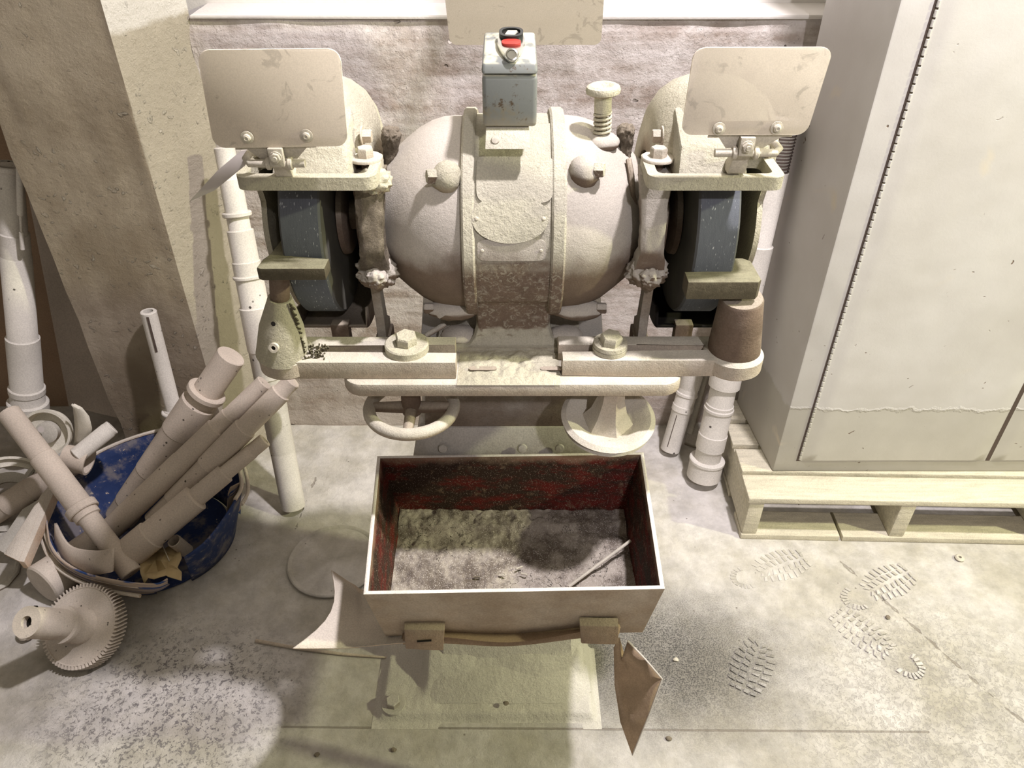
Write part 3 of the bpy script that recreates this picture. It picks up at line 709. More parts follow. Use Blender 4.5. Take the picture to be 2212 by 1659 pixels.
mb = MB(); mb.lathe([(-.003,0),(-.003,.042),(.012,.040),(.030,.034),(.046,.033),(.048,.041),(.060,.041),(.062,.034),(.10,.034),(.165,.033),(.166,.0125),(.14,.0125),(.14,0)], C, gn, 40); obj('stub_shaft', mb, M['gear'], t)
mb = MB(); mb.lathe([(.02,0),(.02,.0335),(.058,.0335),(.058,0)], C + gn*.080 , gn, 40); 
mb2 = MB(); mb2.lathe([(.150,0),(.150,.0123)], C, gn, 20); obj('bore', mb2, M['dark'], t)
mb.bm.free()
mb = MB(); u = (gn.cross(Vector((0,1,0)))).normalized(); q = C + gn*.1665 + Vector((.0,.0,.0))
q = gp(0,0,.158) ; ww = Vector((.25,.7,.6)); ww = (ww - gn*ww.dot(gn)).normalized()
mb.box((-.004,-.003,-.003),(.004,.003,.003)); bmesh.ops.transform(mb.bm, matrix=Matrix.Translation(q + ww*.031), verts=mb.bm.verts); obj('keyway_notch', mb, M['dark'], t)
mb = MB(); c = P(62,1366,z=.012); mb.lathe([(0,.008),(0,.016),(.003,.020),(.014,.020),(.018,.016),(.018,.008)], c, (-.2,-.5,.8), 28, closed=True)
tag(obj('steel_bushing', mb, M['gear']), 'small round bushing on the floor under the gear shaft', 'bushing')

# ------------------------------------------------------------------ small things on the floor
c = P(722,1212,z=.001); t = thing('round_lid', 'round dusty lid lying flat on the floor left of the bin', 'lid', (c.x, c.y, 0))
mb = MB(); mb.lathe([(0,0),(0,.118),(.003,.121),(.007,.121),(.009,.118),(.0085,.112),(.006,.109),(.0062,.05),(.006,0)], c, (0,0,1), 72); obj('lid_disc', mb, M['floor'], t)
mb = MB(); mb.tube([P(552,1384,z=.004), P(640,1400,z=.004), P(740,1413,z=.0045), P(882,1424,z=.004)], [.0045,.004,.0035,.0018], 8)
tag(obj('metal_rod', mb, M['binout']), 'thin tapering rod on the floor beneath the bent sheet', 'rod')
mb = MB(); mb.lathe([(0,.004),(0,.010),(.004,.012),(.007,.009),(.007,.004)], P(2072,1207,z=.001), (0,0,1), 20, closed=True)
tag(obj('washer', mb, M['zinc']), 'small washer on the floor right of the pallet prints', 'washer')
random.seed(11); 
for (px, py, lab) in ((1918,1333,'dark pebble on the floor between the boot prints'),(685,1630,'dark crumb on the floor near the bottom left'),(1093,1519,'small dark stone on the grinder base'),(1460,1425,'pale crumb on the dark powder stain'),(850,1620,'flat scrap on the floor at the bottom'),(1445,1595,'round crumb near the bottom under the brown flap')):
    zz = .001 if px != 1093 else .031
    mb = MB(); mb.lump(P(px,py,z=zz+.002), (.006,.005,.0035), 2, .4, 200, px); tag(obj('pebble', mb, M['zinc'] if px in (1460,) else M['crust']), lab, 'pebble', 'crumbs on the floor')

# ------------------------------------------------------------------ the pedestal grinder
AY, AZ = 1.15, 1.075
gr = thing('pedestal_grinder', 'dust-caked double wheel pedestal grinder in the middle', 'grinder', (-.03, 1.12, 0))
# pedestal
mb = MB()
lv = [(.0,-.205,.178,.925,1.30),(.018,-.205,.178,.93,1.30),(.034,-.200,.172,.96,1.29),(.06,-.185,.165,1.01,1.28),(.14,-.182,.160,1.045,1.27),(.40,-.180,.160,1.075,1.26),(.595,-.185,.172,1.092,1.26)]
V = []
for (z, x0, x1, y0, y1) in lv:
    r = .03; V.append(mb.verts([(x0+r,y0,z),(x1-r,y0,z),(x1,y0+r,z),(x1,y1,z),(x0,y1,z),(x0,y0+r,z)]))
for A, B in zip(V, V[1:]):
    for i in range(6): j = (i+1) % 6; mb.face([A[i], A[j], B[j], B[i]])
mb.face(V[-1]); mb.face(V[0][::-1]); mb.rough(.003, 14, 2); obj('column', mb, M['base'], gr)
mb = MB(); mb.box((-.285,.905,0),(.176,1.32,.014),.006); mb.rough(.002, 20, 3); obj('base_plate', mb, M['base'], gr)
mb = MB(); mb.hexa([(-.19,1.085,.60),(.178,1.085,.60),(.178,1.28,.60),(-.19,1.28,.60),(-.175,1.105,.665),(.165,1.105,.665),(.165,1.27,.665),(-.175,1.27,.665)],.004); obj('pedestal_skirt', mb, M['metal_grey'], gr)
mb = MB(); mb.hexa([(-.165,1.11,.66),(.158,1.11,.66),(.158,1.26,.66),(-.165,1.26,.66),(-.15,1.075,.862),(.15,1.075,.862),(.15,1.25,.862),(-.15,1.25,.862)],.006); mb.rough(.003, 18, 3)
obj('neck', mb, M['metal_grey'], gr)
for x in (-.13, .02, .09): 
    mb = MB(); mb.lathe([(0,0),(0,.009),(.004,.008),(.005,0)], (x,1.086,.630), (0,-1,.3), 16); obj('rivet', mb, M['metal_grey'], gr)
mb = MB(); p = P(850,1522,z=.014); mb.hexbolt(p, (0,0,1), .016, .014, .027, .006); obj('anchor_bolt', mb, M['metal_grey'], gr)
# dust drift against the base
mb = MB()
def sm(a, b, x): t_ = min(1, max(0, (x-a)/(b-a))); return t_*t_*(3-2*t_)
def drift(u, v):
    x = -.305 + .50*u; y = .880 + .20*v
    pl = sm(-.300,-.280,x)*(1-sm(.170,.190,x))*sm(.893,.912,y)
    md = sm(-.215,-.185,x)*(1-sm(.150,.186,x))*sm(.925,1.035,y + .012*noise.noise(Vector((x*9,0,0))))
    h = .0165*pl + .060*md**1.3
    return Vector((x, y, .0008 + h + .0018*noise.noise(Vector((x*24, y*24, 0)))*max(pl, .2) + .0010*noise.noise(Vector((x*80, y*80, 0)))*max(pl, .2)))
mb.grid(drift, 130, 60); obj('dust_drift', mb, M['base'], gr, kind='stuff', sharp=90)
mb = MB(); mb.hexa([(-.15,1.02,.862),(.15,1.02,.862),(.165,1.25,.862),(-.165,1.25,.862),(-.15,1.02,.880),(.15,1.02,.880),(.165,1.25,.880),(-.165,1.25,.880)],.005); obj('top_plate', mb, M['metal_grey'], gr)
# front table with two slots
mb = MB(); o_, i_ = [], []
TY0, TY1, TZ0, TZ1 = .940, 1.045, .861, .885
def rrect(x0, x1, y0, y1, r, n=6, z=0):
    out = []
    for (cx, cy, a0) in ((x1-r,y0+r,-PI/2),(x1-r,y1-r,0),(x0+r,y1-r,PI/2),(x0+r,y0+r,PI)):
        for k in range(n+1): a_ = a0 + PI/2*k/n; out.append(Vector((cx+r*math.cos(a_), cy+r*math.sin(a_), z)))
    return out
out = rrect(-.266,.268,TY0,TY1+.02,.03,6,TZ0)
for v in out: v.y += .012*(abs(v.x)/.27)**4 if v.y < 1.0 else 0
mb.prism(out, (0,0,TZ1-TZ0), .005); mb.rough(.0014, 30, 0); obj('table_plate', mb, M['bar'], gr)
mb = MB()
def cake(u, v):
    x = -.085+.16*u; y = .945 + .10*v; e = min(1, u*6, (1-u)*6)*min(1, v*8, (1-v)*30)
    return Vector((x, y, TZ1 + .0005 + e*(.005 + .004*noise.noise(Vector((x*55,y*45,1))) + .003*noise.noise(Vector((x*120,y*110,4))))))
mb.grid(cake, 60, 40); obj('caked_dust', mb, M['caked'], gr, kind='stuff', sharp=90)
for x in (-.046, .066):
    mb = MB(); mb.prism([v for v in rrect(x-.022, x+.022, .976, .986, .0049, 5, TZ1+.006)], (0,0,.001)); obj('slot', mb, M['rust'], gr)

# motor: bells, rings, middle band, foot
def bell(s):
    mb = MB(); pr = [(.055,.150),(.085,.1505),(.105,.148),(.122,.143),(.142,.133),(.162,.118),(.182,.101),(.198,.087),(.212,.080),(.222,.070),(.226,.05),(.226,0)]
    x0 = s*.0; mb.lathe(pr, (x0,AY,AZ), (s,0,0), 72)
    for v in mb.bm.verts: v.co.x += 0
    bmesh.ops.subdivide_edges(mb.bm, edges=mb.bm.edges[:], cuts=1, use_grid_fill=True)
    for v in mb.bm.verts:
        r = Vector((0, v.co.y-AY, v.co.z-AZ)); 
        if r.length > .01: v.co += r.normalized()*.0012*noise.noise(v.co*16)
    obj('motor_bell', mb, M['cast'], gr, sharp=50)
for s in (-1, 1): bell(s)
for s, x0, x1 in ((-1,-.072,-.053),(1,.056,.077)):
    mb = MB(); R1 = .162; mb.lathe([(0,.14),(0,R1-.003),(.003,R1),(x1-x0-.003,R1),(x1-x0,R1-.003),(x1-x0,.14)], (x0,AY,AZ), (1,0,0), 96)
    bmesh.ops.subdivide_edges(mb.bm, edges=mb.bm.edges[:], cuts=1)
    obj('motor_ring', mb, M['panel'], gr)
mb = MB(); mb.lathe([(0,0),(0,.153),(.13,.153),(.13,0)], (-.063,AY,AZ), (1,0,0), 96); obj('motor_band', mb, M['panel'], gr)
# middle casting that runs down the front into the foot
prof = []
for k in range(15):
    an = math.radians(100 + 112*k/14); prof.append((AY + .157*math.cos(an), AZ + .157*math.sin(an)))
prof += [(1.030,.985),(1.042,.955),(1.048,.925),(1.046,.905),(1.038,.893),(1.038,.881)]
mb = MB(); V = []
for i, (y, z) in enumerate(prof):
    w0, w1 = -.058, .062
    t_ = max(0, (.915-z)/.03); f_ = min(1, t_)**1.5*.030
    V.append(mb.verts([(w0-f_, y+.012, z),(w0+.004-f_, y+.001, z),(w0+.010-f_,y,z)] + [(w0 + (w1-w0)*k/8, y, z) for k in range(1,8)] + [(w1-.010+f_,y,z),(w1-.004+f_, y+.001, z),(w1+f_, y+.012, z)]))
for A, B in zip(V, V[1:]):
    for i in range(len(A)-1): mb.face([A[i], B[i], B[i+1], A[i+1]])
bmesh.ops.subdivide_edges(mb.bm, edges=mb.bm.edges[:], cuts=3, use_grid_fill=True); mb.bm.normal_update()
for v in mb.bm.verts:
    low = min(1, max(0, (1.03-v.co.z)/.04)); v.co.y += -.0018*low*(noise.noise(v.co*90)+noise.noise(v.co*170)) - .0004*noise.noise(v.co*200)
o = obj('front_casting', mb, M['panel'], gr, sharp=60); solid(o, .02, -1)
mb = MB(); mb.prism(rrect(-.122,.113,1.032,1.20,.022,6,.880), (0,0,.016), .005); obj('motor_foot', mb, M['panel'], gr)
for x in (-.088, .088):
    mb = MB(); mb.lump((x,1.068,.897), (.030,.024,.015), 3, .12, 60, x*9); obj('foot_lug', mb, M['cast'], gr)
mb = MB(); mb.rod(P(918,726,z=.90), P(962,700,z=.912), .0045, bev=.001); obj('pin', mb, M['bar'], gr)
for s, x in ((-1,-.095),(1,.105)):   # clamp lugs under the bells
    mb = MB(); mb.lump((x,1.060,.952), (.042,.022,.018), 3, .12, 70, s); obj('clamp_lug', mb, M['cast'], gr)
    mb = MB(); mb.rod((x+s*.030,1.055,.957), (x+s*.046,1.053,.958), .009, bev=.002, seg=6); obj('clamp_bolt', mb, M['cast'], gr)
# hex capped plugs on the bells
def onbell(px, py, rx): 
    best = None
    a_, b_, c_ = ray(px, py); 
    for k in range(400):
        t_ = .9 + k*.001; p = Vector((a_*t_, b_*t_, CAM_H + c_*t_)); rr = math.hypot(p.y-AY, p.z-AZ); ax_ = abs(p.x)
        prr = [(.0,.157),(.066,.157),(.067,.150),(.105,.148),(.122,.143),(.142,.133),(.162,.118),(.182,.101),(.198,.087),(.212,.080),(.222,.070)]
        R_ = next((r1+(r0-r1)*(x1-ax_)/(x1-x0) for (x0,r0),(x1,r1) in zip(prr,prr[1:]) if x0 <= ax_ <= x1), 0)
        if rr < R_: return p
    return p
for s, px, py in ((-1,965,385),(1,1262,372)):
    p = onbell(px, py, 0); out_ = Vector((0,p.y-AY,p.z-AZ)).normalized()
    mb = MB(); mb.lump(p + out_*.002, (.022,.022,.024), 3, .10, 40, px); obj('plug_boss', mb, M['caked' if s < 0 else 'cast'], gr)
    d = Vector((s if s < 0 else 1, -.3, .1)).normalized(); mb = MB(); q = p + out_*.008 + d*.016
    mb.hexbolt(q, d, .011, .012); obj('hex_plug', mb, M['panel'], gr)
# name plates
def curved_plate(cx, cy_px, w, h, R_, oval, t_=.0022):
    p = onbell(cx, cy_px, 0); an0 = math.atan2(p.z-AZ, p.y-AY); mb = MB(); rim = []; n = 48
    def pt(u, v, r): an = an0 - v/R_; return Vector((p.x + u, AY + r*math.cos(an), AZ + r*math.sin(an)))
    pts = []
    for k in range(n):
        a_ = 2*PI*k/n
        if oval: u, v = w*math.cos(a_), h*math.sin(a_)
        else:
            e = .35; u = w*math.copysign(abs(math.cos(a_))**e, math.cos(a_)); v = h*math.copysign(abs(math.sin(a_))**e, math.sin(a_))
        pts.append((u, v))
    c_ = mb.bm.verts.new(pt(0,0,R_+t_)); loops = [mb.verts([pt(u*f_, v*f_, R_+t_) for u, v in pts]) for f_ in (.25,.5,.75,1)] + [mb.verts([pt(u, v, R_-.002) for u, v in pts])]
    for k in range(n): mb.face([c_, loops[0][k], loops[0][(k+1)%n]])
    for A, B in zip(loops, loops[1:]):
        for k in range(n): mb.face([A[k], B[k], B[(k+1)%n], A[(k+1)%n]])
    return mb, pt
mb, pt = curved_plate(1112,385,.054,.036,.157,False,.003); obj('cover_plate', mb, M['panel'], gr)
mb, pt = curved_plate(1102,472,.054,.034,.157,True,.0052); o = obj('oval_plate', mb, M['panel'], gr)
for u in (-.047,.047):
    m2 = MB(); c_ = pt(u,0,.1622); m2.lathe([(0,0),(0,.0030),(.0014,.002),(.0018,0)], c_, (0,c_.y-AY,c_.z-AZ), 12); obj('rivet', m2, M['zinc'], o)
mb, pt = curved_plate(1105,540,.049,.0165,.157,False); o = obj('data_plate', mb, M['cast'], gr)
for u in (-.042,.042):
    m2 = MB(); c_ = pt(u,0,.1595); m2.lathe([(0,0),(0,.0026),(.0012,.002),(.0015,0)], c_, (0,c_.y-AY,c_.z-AZ), 12); obj('rivet', m2, M['zinc'], o)

# switch box on its bracket
mb = MB(); p = P(1096,297,y=1.075)
mb.hexa([P(1048,322,y=1.025),P(1146,322,y=1.025),P(1146,322,y=1.035),P(1048,322,y=1.035),P(1050,268,y=1.06),P(1142,268,y=1.06),P(1142,268,y=1.07),P(1050,268,y=1.07)], .001)
obj('switch_bracket', mb, M['panel'], gr)
mb = MB(); q = P(1070,303,y=1.036); mb.lathe([(0,0),(0,.006),(.003,.005),(.004,0)], q, (0,-.8,.5), 16); obj('bracket_screw', mb, M['zinc'], gr)
BX0, BX1 = P(1042,220,y=1.05).x, P(1160,220,y=1.05).x
zb, zt = P(1100,275,y=1.05).z, P(1100,163,y=1.05).z
sb = MB(); sb.box((BX0,1.05,zb),(BX1,1.155,zt), .006, 3); o = obj('switch_box', sb, M['switch'], gr)
sb = MB(); sb.hexa([(BX0-.001,1.048,zt+.001),(BX1+.001,1.048,zt+.001),(BX1+.001,1.160,zt+.001),(BX0-.001,1.160,zt+.001),(BX0+.001,1.054,zt+.015),(BX1-.001,1.054,zt+.015),(BX1-.001,1.158,zt+.030),(BX0+.001,1.158,zt+.030)], .005, 3)
obj('switch_cover', sb, M['switch'], gr)
# cover furniture: plate follows the slope of the cover
cxm = (BX0+BX1)/2 + .002; sl = math.atan2(.015, .104); nz_ = Vector((0,-math.sin(sl),math.cos(sl))); ny_ = Vector((0,math.cos(sl),math.sin(sl)))
base = Vector((cxm,1.100,zt+.0225))
def sp(u, v, h=0): return base + Vector((u,0,0)) + ny_*v + nz_*h
def oval(w, h, k=36, e=1, h0=0, dv=0): return [sp(w*math.copysign(abs(math.cos(2*PI*i/k))**e, math.cos(2*PI*i/k)), dv + h*math.copysign(abs(math.sin(2*PI*i/k))**e, math.sin(2*PI*i/k)), h0) for i in range(k)]
mb = MB(); A = [Vector(v) for v in oval(.0185,.043,48,.75,0)]
for v_ in A: 
    if (v_-base).dot(ny_) < 0: v_.x = base.x + (v_.x-base.x)*(1 - .45*min(1, -(v_-base).dot(ny_)/.043))
mb.prism(A, nz_*.007, .002); o = obj('selector_plate', mb, M['chrome'], gr)
mb = MB(); mb.ring_prism(oval(.0165,.017,36,.8,.007,.022), oval(.0125,.012,36,.8,.007,.022), nz_*.006); obj('toggle_guard', mb, M['black'], o)
mb = MB(); mb.prism(oval(.0122,.0118,30,.8,.008,.022), nz_*.002); obj('toggle_well', mb, M['dark'], o)
mb = MB(); mb.hexa([sp(-.008,.014,.009),sp(.004,.014,.009),sp(.010,.028,.009),sp(-.004,.028,.009),sp(-.009,.015,.012),sp(.003,.015,.012),sp(.008,.027,.013),sp(-.005,.027,.013)], .001); obj('toggle_lever', mb, M['tinmetal'], o)
mb = MB(); mb.prism(oval(.0130,.0090,30,.7,.007,-.004), nz_*.0028, .0006); obj('red_label', mb, M['red'], o)
mb = MB(); mb.lathe([(0,0),(0,.0088),(.011,.0088),(.0125,.0078),(.013,.006),(.011,.0055),(.011,0)], sp(.001,-.036,.001), (nz_*.8 - ny_*.9), 30); obj('lock_plug', mb, M['chrome'], o)
# spring button
c = P(1301,288,y=1.115); t_ = P(1303,196,y=1.115)
mb = MB(); r = wpx(38, t_); d = (t_-c).normalized(); L = (t_-c).length
s_ = thing
kb = MB(); kb.lathe([(L*.52,0),(L*.52,r*.50),(L*.90,r*.50),(L*.92,r*.80),(L*.96,r*.97),(L*1.03,r),(L*1.10,r*.93),(L*1.14,r*.75),(L*1.13,r*.55),(L*1.07,r*.40),(L*1.05,0)], c, d, 40)
kn = obj('knob', kb, M['caked'], gr)
mb = MB(); mb.rod(c - d*.02, c + d*L*.55, r*.22); obj('stem', mb, M['cast'], kn)
pts = []; aa = d.orthogonal().normalized(); bb_ = d.cross(aa)
for k in range(121): th = 2*PI*5*k/120; pts.append(c + d*(L*.52*k/120) + (aa*math.cos(th) + bb_*math.sin(th))*r*.46)
mb = MB(); mb.tube(pts, .0021, 8); obj('spring', mb, M['caked'], kn)
mb = MB(); mb.lump(c - d*.012, (.026,.024,.014), 3, .08, 40, 3); obj('button_boss', mb, M['cast'], gr)
# caked oil cups
for (a0, a1, w0, w1, sd) in (((845,285),(843,345),42,26,1),((1352,278),(1350,335),38,26,5)):
    A, B = P(*a0, y=1.13), P(*a1, y=1.13); mb = MB(); d = (B-A).normalized(); L = (B-A).length; R0, R1 = wpx(w0,A)/2, wpx(w1,B)/2
    mb.lathe([(-.006,0),(-.006,R0*.7),(0,R0),(L*.2,R0*1.02),(L*.6,R0*.8),(L,R1),(L+.03,R1*.8),(L+.03,0)], A, d, 28); bmesh.ops.subdivide_edges(mb.bm, edges=mb.bm.edges[:], cuts=3, use_grid_fill=True)
    mb.bm.normal_update()
    for v in mb.bm.verts: v.co += v.normal*(.0022*noise.noise(v.co*180) + .0016*noise.noise(v.co*420))
    obj('oil_cup', mb, M['crust'], gr, sharp=80)
mb = MB(); mb.tube([P(1358,345,y=1.10), P(1364,380,y=1.08), P(1366,420,y=1.07), P(1374,450,y=1.07), P(1386,445,y=1.07), P(1388,400,y=1.07), P(1384,375,y=1.08)], .0045, 8); obj('drain_hook', mb, M['rust'], gr)

# wheel ends: s = -1 left, +1 right
def side(s):
    X = lambda v: s*v
    xi, xo = (.271,.330) if s < 0 else (.263,.323)
    mb = MB(); mb.lathe([(0,.018),(0,.152),(.003,.155),(xo-xi-.003,.155),(xo-xi,.152),(xo-xi,.018)], (X(xi),AY,AZ), (s,0,0), 96, closed=True)
    obj('grinding_wheel', mb, M['wheel'], gr, label='dark grey abrasive wheel')
    mb = MB(); mb.lathe([(0,0),(0,.055),(.004,.062),(.012,.064),(.014,.06),(.014,0)], (X(xi-.014),AY,AZ), (s,0,0), 48); obj('wheel_flange', mb, M['rust'], gr)
    mb = MB(); mb.lathe([(0,0),(0,.055),(.014,.05),(.014,.018),(.03,.018),(.03,0)], (X(xo),AY,AZ), (s,0,0), 40); obj('wheel_flange', mb, M['rust'], gr)
    mb = MB(); mb.rod((X(.2),AY,AZ), (X(xi),AY,AZ), .024); obj('spindle', mb, M['rust'], gr)
    # guard: a U shaped shroud swept over the wheel from the front opening over the top and down the back
    cs = [(.212,.10),(.212,.145),(.219,.168),(.231,.186),(.247,.197),(.268,.204),(.300,.206),(.330,.202),(.350,.193),(.362,.178),(.368,.155),(.368,.12)]
    mb = MB(); V = []
    for k in range(49):
        ph = math.radians(127 - 187*k/48); fr_ = max(0, 1-k/9)
        row = []
        for (x, r) in cs:
            # the front end of the hump closes down to the flange
            rr = (r - fr_**2*.024*(r > .13))*(1 - .11*sm(75, 15, math.degrees(ph)) if False else 1 - .11*(1-sm(5, 85, math.degrees(ph))))
            row.append(mb.bm.verts.new((X(x), AY + rr*math.cos(ph), AZ + rr*math.sin(ph))))
        V.append(row)
    for A, B in zip(V, V[1:]):
        for j in range(len(cs)-1): mb.face([A[j], B[j], B[j+1], A[j+1]])
    for v in mb.bm.verts: v.co += Vector((noise.noise(v.co*14), noise.noise(v.co*14+Vector((5,0,0))), noise.noise(v.co*14+Vector((0,7,0)))))*.0015
    o = obj('wheel_guard', mb, M['caked'], gr, sharp=60); solid(o, .006, 1 if s > 0 else 1)
    # outer cover disc with the front cut away
    mb = MB(); pts = []
    for k in range(72):
        a_ = 2*PI*k/72; dg = math.degrees(a_); r = .186
        if 122 < dg < 275: r = .186 - (.186-.100)*min(1, (dg-122)/22, (275-dg)/30)
        pts.append(Vector((X(.362), AY + r*math.cos(a_), AZ + r*math.sin(a_))))
    mb.prism(pts, (s*.008,0,0), .002); cov = obj('guard_cover', mb, M['caked'], gr)
    for dg in (60, 20, -40):
        a_ = math.radians(dg); m2 = MB(); m2.hexbolt((X(.370), AY+.165*math.cos(a_), AZ+.165*math.sin(a_)), (s,0,0), .009, .007); obj('cover_bolt', m2, M['bar'], cov)
    # inner cover and the hub neck to the motor
    mb = MB(); pts = []
    for k in range(64):
        a_ = 2*PI*k/64; dg = math.degrees(a_); r = .168
        if 120 < dg < 290: r = .168 - (.168-.075)*min(1, (dg-120)/18, (290-dg)/30)
        pts.append(Vector((X(.2365), AY + r*math.cos(a_), AZ + r*math.sin(a_))))
    mb.prism(pts, (-s*.008,0,0), .002); obj('guard_inner_plate', mb, M['rust'], gr)
    # front flange loop with two slots
    if s < 0: x_out, x_in = P(508,400,y=.982).x, P(812,400,y=.982).x
    else:     x_out, x_in = P(1696,395,y=.985).x, P(1398,395,y=.99).x
    x0, x1 = min(x_out,x_in), max(x_out,x_in); z0, z1 = 1.186, 1.204; y0, y1 = .981, 1.075
    mb = MB(); mb.ring_prism(rrect(x0,x1,y0,y1,.016,6,z0), rrect(x0+.014,x1-.014,y0+.015,y1-.014,.010,6,z0), (0,0,z1-z0)); fl_ = obj('front_flange', mb, M['caked'], gr, sharp=30)
    # throat block joining flange and hump
    bx0, bx1 = (x0+.044, x1-.036) if s < 0 else (x0+.040, x1-.046)
    mb = MB(); mb.hexa([(bx0,y0+.006,z0-.0),(bx1,y0+.006,z0-.0),(bx1,y1+.01,z0-.0),(bx0,y1+.01,z0-.0),(bx0+.006,1.020,1.232),(bx1-.006,1.020,1.232),(bx1-.006,1.10,1.262),(bx0+.006,1.10,1.262)], .006)
    obj('throat_block', mb, M['panel'], gr)
    mb = MB(); tx = x1-.022 if s < 0 else x0+.022; mb.hexbolt((tx,1.048,z1), (0,0,1), .012, .013, .023, .004); obj('slot_bolt', mb, M['bar'], gr)
    mb = MB(); mb.rod((tx,1.048,z1-.05), (tx,1.048,z1), .008); obj('bolt_shank', mb, M['rust'], gr)
    mb = MB(); mb.hexbolt((X(.211),1.072,1.228), (-s,0,0), .010, .012, .014, .002); obj('guard_bolt', mb, M['bar'], gr)
    # arm, lug, leg on the motor side
    ax_ = X(.205)
    path_ = [((ax_-.004*s,1.045,1.190),.022,.020),((ax_-.003*s,1.035,1.15),.019,.017),((ax_-.002*s,1.026,1.11),.017,.014),((ax_,1.024,1.075),.018,.014),((ax_,1.034,1.045),.022,.017)]
    mb = MB(); V = [mb.verts([(c_[0]+wx*a_, c_[1]+wy*b_, c_[2]) for a_, b_ in ((-1,-.8),(-.6,-1),(.6,-1),(1,-.8),(1,1),(-1,1))]) for c_, wx, wy in path_]
    for A, B in zip(V, V[1:]):
        for i in range(6): j = (i+1) % 6; mb.face([A[i], A[j], B[j], B[i]])
    mb.face(V[0]); mb.face(V[-1]); mb.rough(.0022, 45, 3); mb.rough(.0016, 150, 0); obj('guard_arm', mb, M['crust' if s < 0 else 'cast'], gr, sharp=70)
    mb = MB(); mb.lump((ax_,1.036,1.033), (.030,.024,.026), 4, .28, 120, s); lg = obj('caked_lug', mb, M['cast'], gr, sharp=80)
    mb = MB(); mb.lump((ax_+.002,1.012,1.034), (.015,.010,.015), 4, .35, 130, s*3); obj('caked_nut', mb, M['cast'], lg, sharp=80)
    if s < 0: mb = MB(); mb.lump((ax_+.012,1.035,1.178), (.024,.020,.020), 4, .25, 140, 8); obj('dust_clump', mb, M['caked'], gr, sharp=80)
    mb = MB(); pts = [(ax_,1.035,1.015),(ax_,1.060,1.015),(ax_,1.075,.93),(ax_,1.10,.915),(ax_,1.10,.885),(ax_,1.045,.885),(ax_,1.050,.94)]
    mb.prism([Vector(q) for q in pts], (s*.014,0,0), .002); obj('guard_leg', mb, M['metal_grey'], gr)
    mb = MB(); mb.box((min(X(.19),X(.35)),1.06,.855),(max(X(.19),X(.35)),1.10,.868),.003); mb.box((min(X(.20),X(.225)),1.06,.86),(max(X(.20),X(.225)),1.10,.90),.003)
    mb.box((min(X(.27),X(.30)),1.07,.86),(max(X(.27),X(.30)),1.09,.915),.003); obj('lower_bracket', mb, M['rust'], gr)
    # spark chute at the bottom back
    mb = MB(); V = []
    for k in range(11):
        ph = math.radians(-55 - 60*k/10); V.append(mb.verts([(X(x), AY+r*math.cos(ph), AZ+r*math.sin(ph)) for x, r in ((.240,.150),(.240,.182),(.355,.182),(.355,.150))]))
    for A, B in zip(V, V[1:]):
        for i in range(3): mb.face([A[i], A[i+1], B[i+1], B[i]])
    solid(obj('spark_chute', mb, M['dark' if s > 0 else 'rust'], gr), .004)
    # eye shield on its hinge
    if s < 0: cs4 = [P(462,320,y=.966), P(752,316,y=.966), P(734,105,y=.972), P(424,108,y=.972)]
    else:     cs4 = [P(1471,292,y=.966), P(1742,292,y=.966), P(1802,102,y=.972), P(1500,103,y=.972)]
    rx, ry = .085, .125; pts = []
    for (cx, cy, a0) in ((1-rx,ry,-PI/2),(1-rx,1-ry,0),(rx,1-ry,PI/2),(rx,ry,PI)):
        for k in range(7):
            a_ = a0 + PI/2*k/6; u, v = cx+rx*math.cos(a_), cy+ry*math.sin(a_)
            pts.append(cs4[0].lerp(cs4[1], u).lerp(cs4[3].lerp(cs4[2], u), v))
    mb = MB(); mb.prism(pts, (0,.003,0), .0006); sh = obj('eye_shield', mb, M['shield' if s < 0 else 'shield_clear'], gr, label='dust-filmed clear plastic eye shield')
    up = (cs4[3]-cs4[0]).normalized(); rt = (cs4[1]-cs4[0]).normalized()
    sc = [(534,297),(662,293)] if s < 0 else [(1553,278),(1678,276)]
    for (px, py) in sc:
        q = P(px, py, y=.9655); mb = MB(); mb.lathe([(0,0),(0,.0082),(.0012,.0082),(.0016,.0055),(.0016,.0050),(.0045,.0046),(.0055,.0025),(.0048,0)], q, (0,-1,0), 28); obj('screw', mb, M['zinc'], sh)
    q0, q1 = (P(508,318,y=.9712), P(682,313,y=.9712)) if s < 0 else (P(1530,292,y=.9712), P(1712,290,y=.9712))
    hgt = up*.017
    mb = MB(); mb.prism([q0 - hgt*.2, q1 - hgt*.2, q1 + hgt, q0 + hgt], (0,.0022,0), .0004); obj('clamp_strip', mb, M['zinc'], sh)
    hx = (600,334) if s < 0 else (1610,311); c_ = P(*hx, y=.972)
    mb = MB(); mb.prism([q0.lerp(q1,.12) - hgt*.1, q0.lerp(q1,.90) - hgt*.1, c_ + Vector((.024,.001,-.006)), c_ + Vector((-.024,.001,-.006))], (0,.003,0), .0005); obj('hinge_plate', mb, M['zinc'], gr)
    mb = MB(); mb.box(c_ + Vector((-.0095,-.0105,-.0125)), c_ + Vector((.0095,-.002,.0115)), .0015); hb = obj('hinge_block', mb, M['zinc'], gr)
    mb = MB(); mb.hexbolt(c_ + Vector((0,-.0105,0)), (0,-1,0), .0068, .004, .008, .0015); mb.rod(c_ + Vector((0,-.014,0)), c_ + Vector((0,-.0185,0)), .003); obj('hinge_nut', mb, M['zinc'], hb)
    a_, b_ = (-.038,.034) if s < 0 else (-.038,.040)
    zz = -.011
    mb = MB(); A = c_ + Vector((a_,-.002,zz)); B = c_ + Vector((b_,-.002,zz))
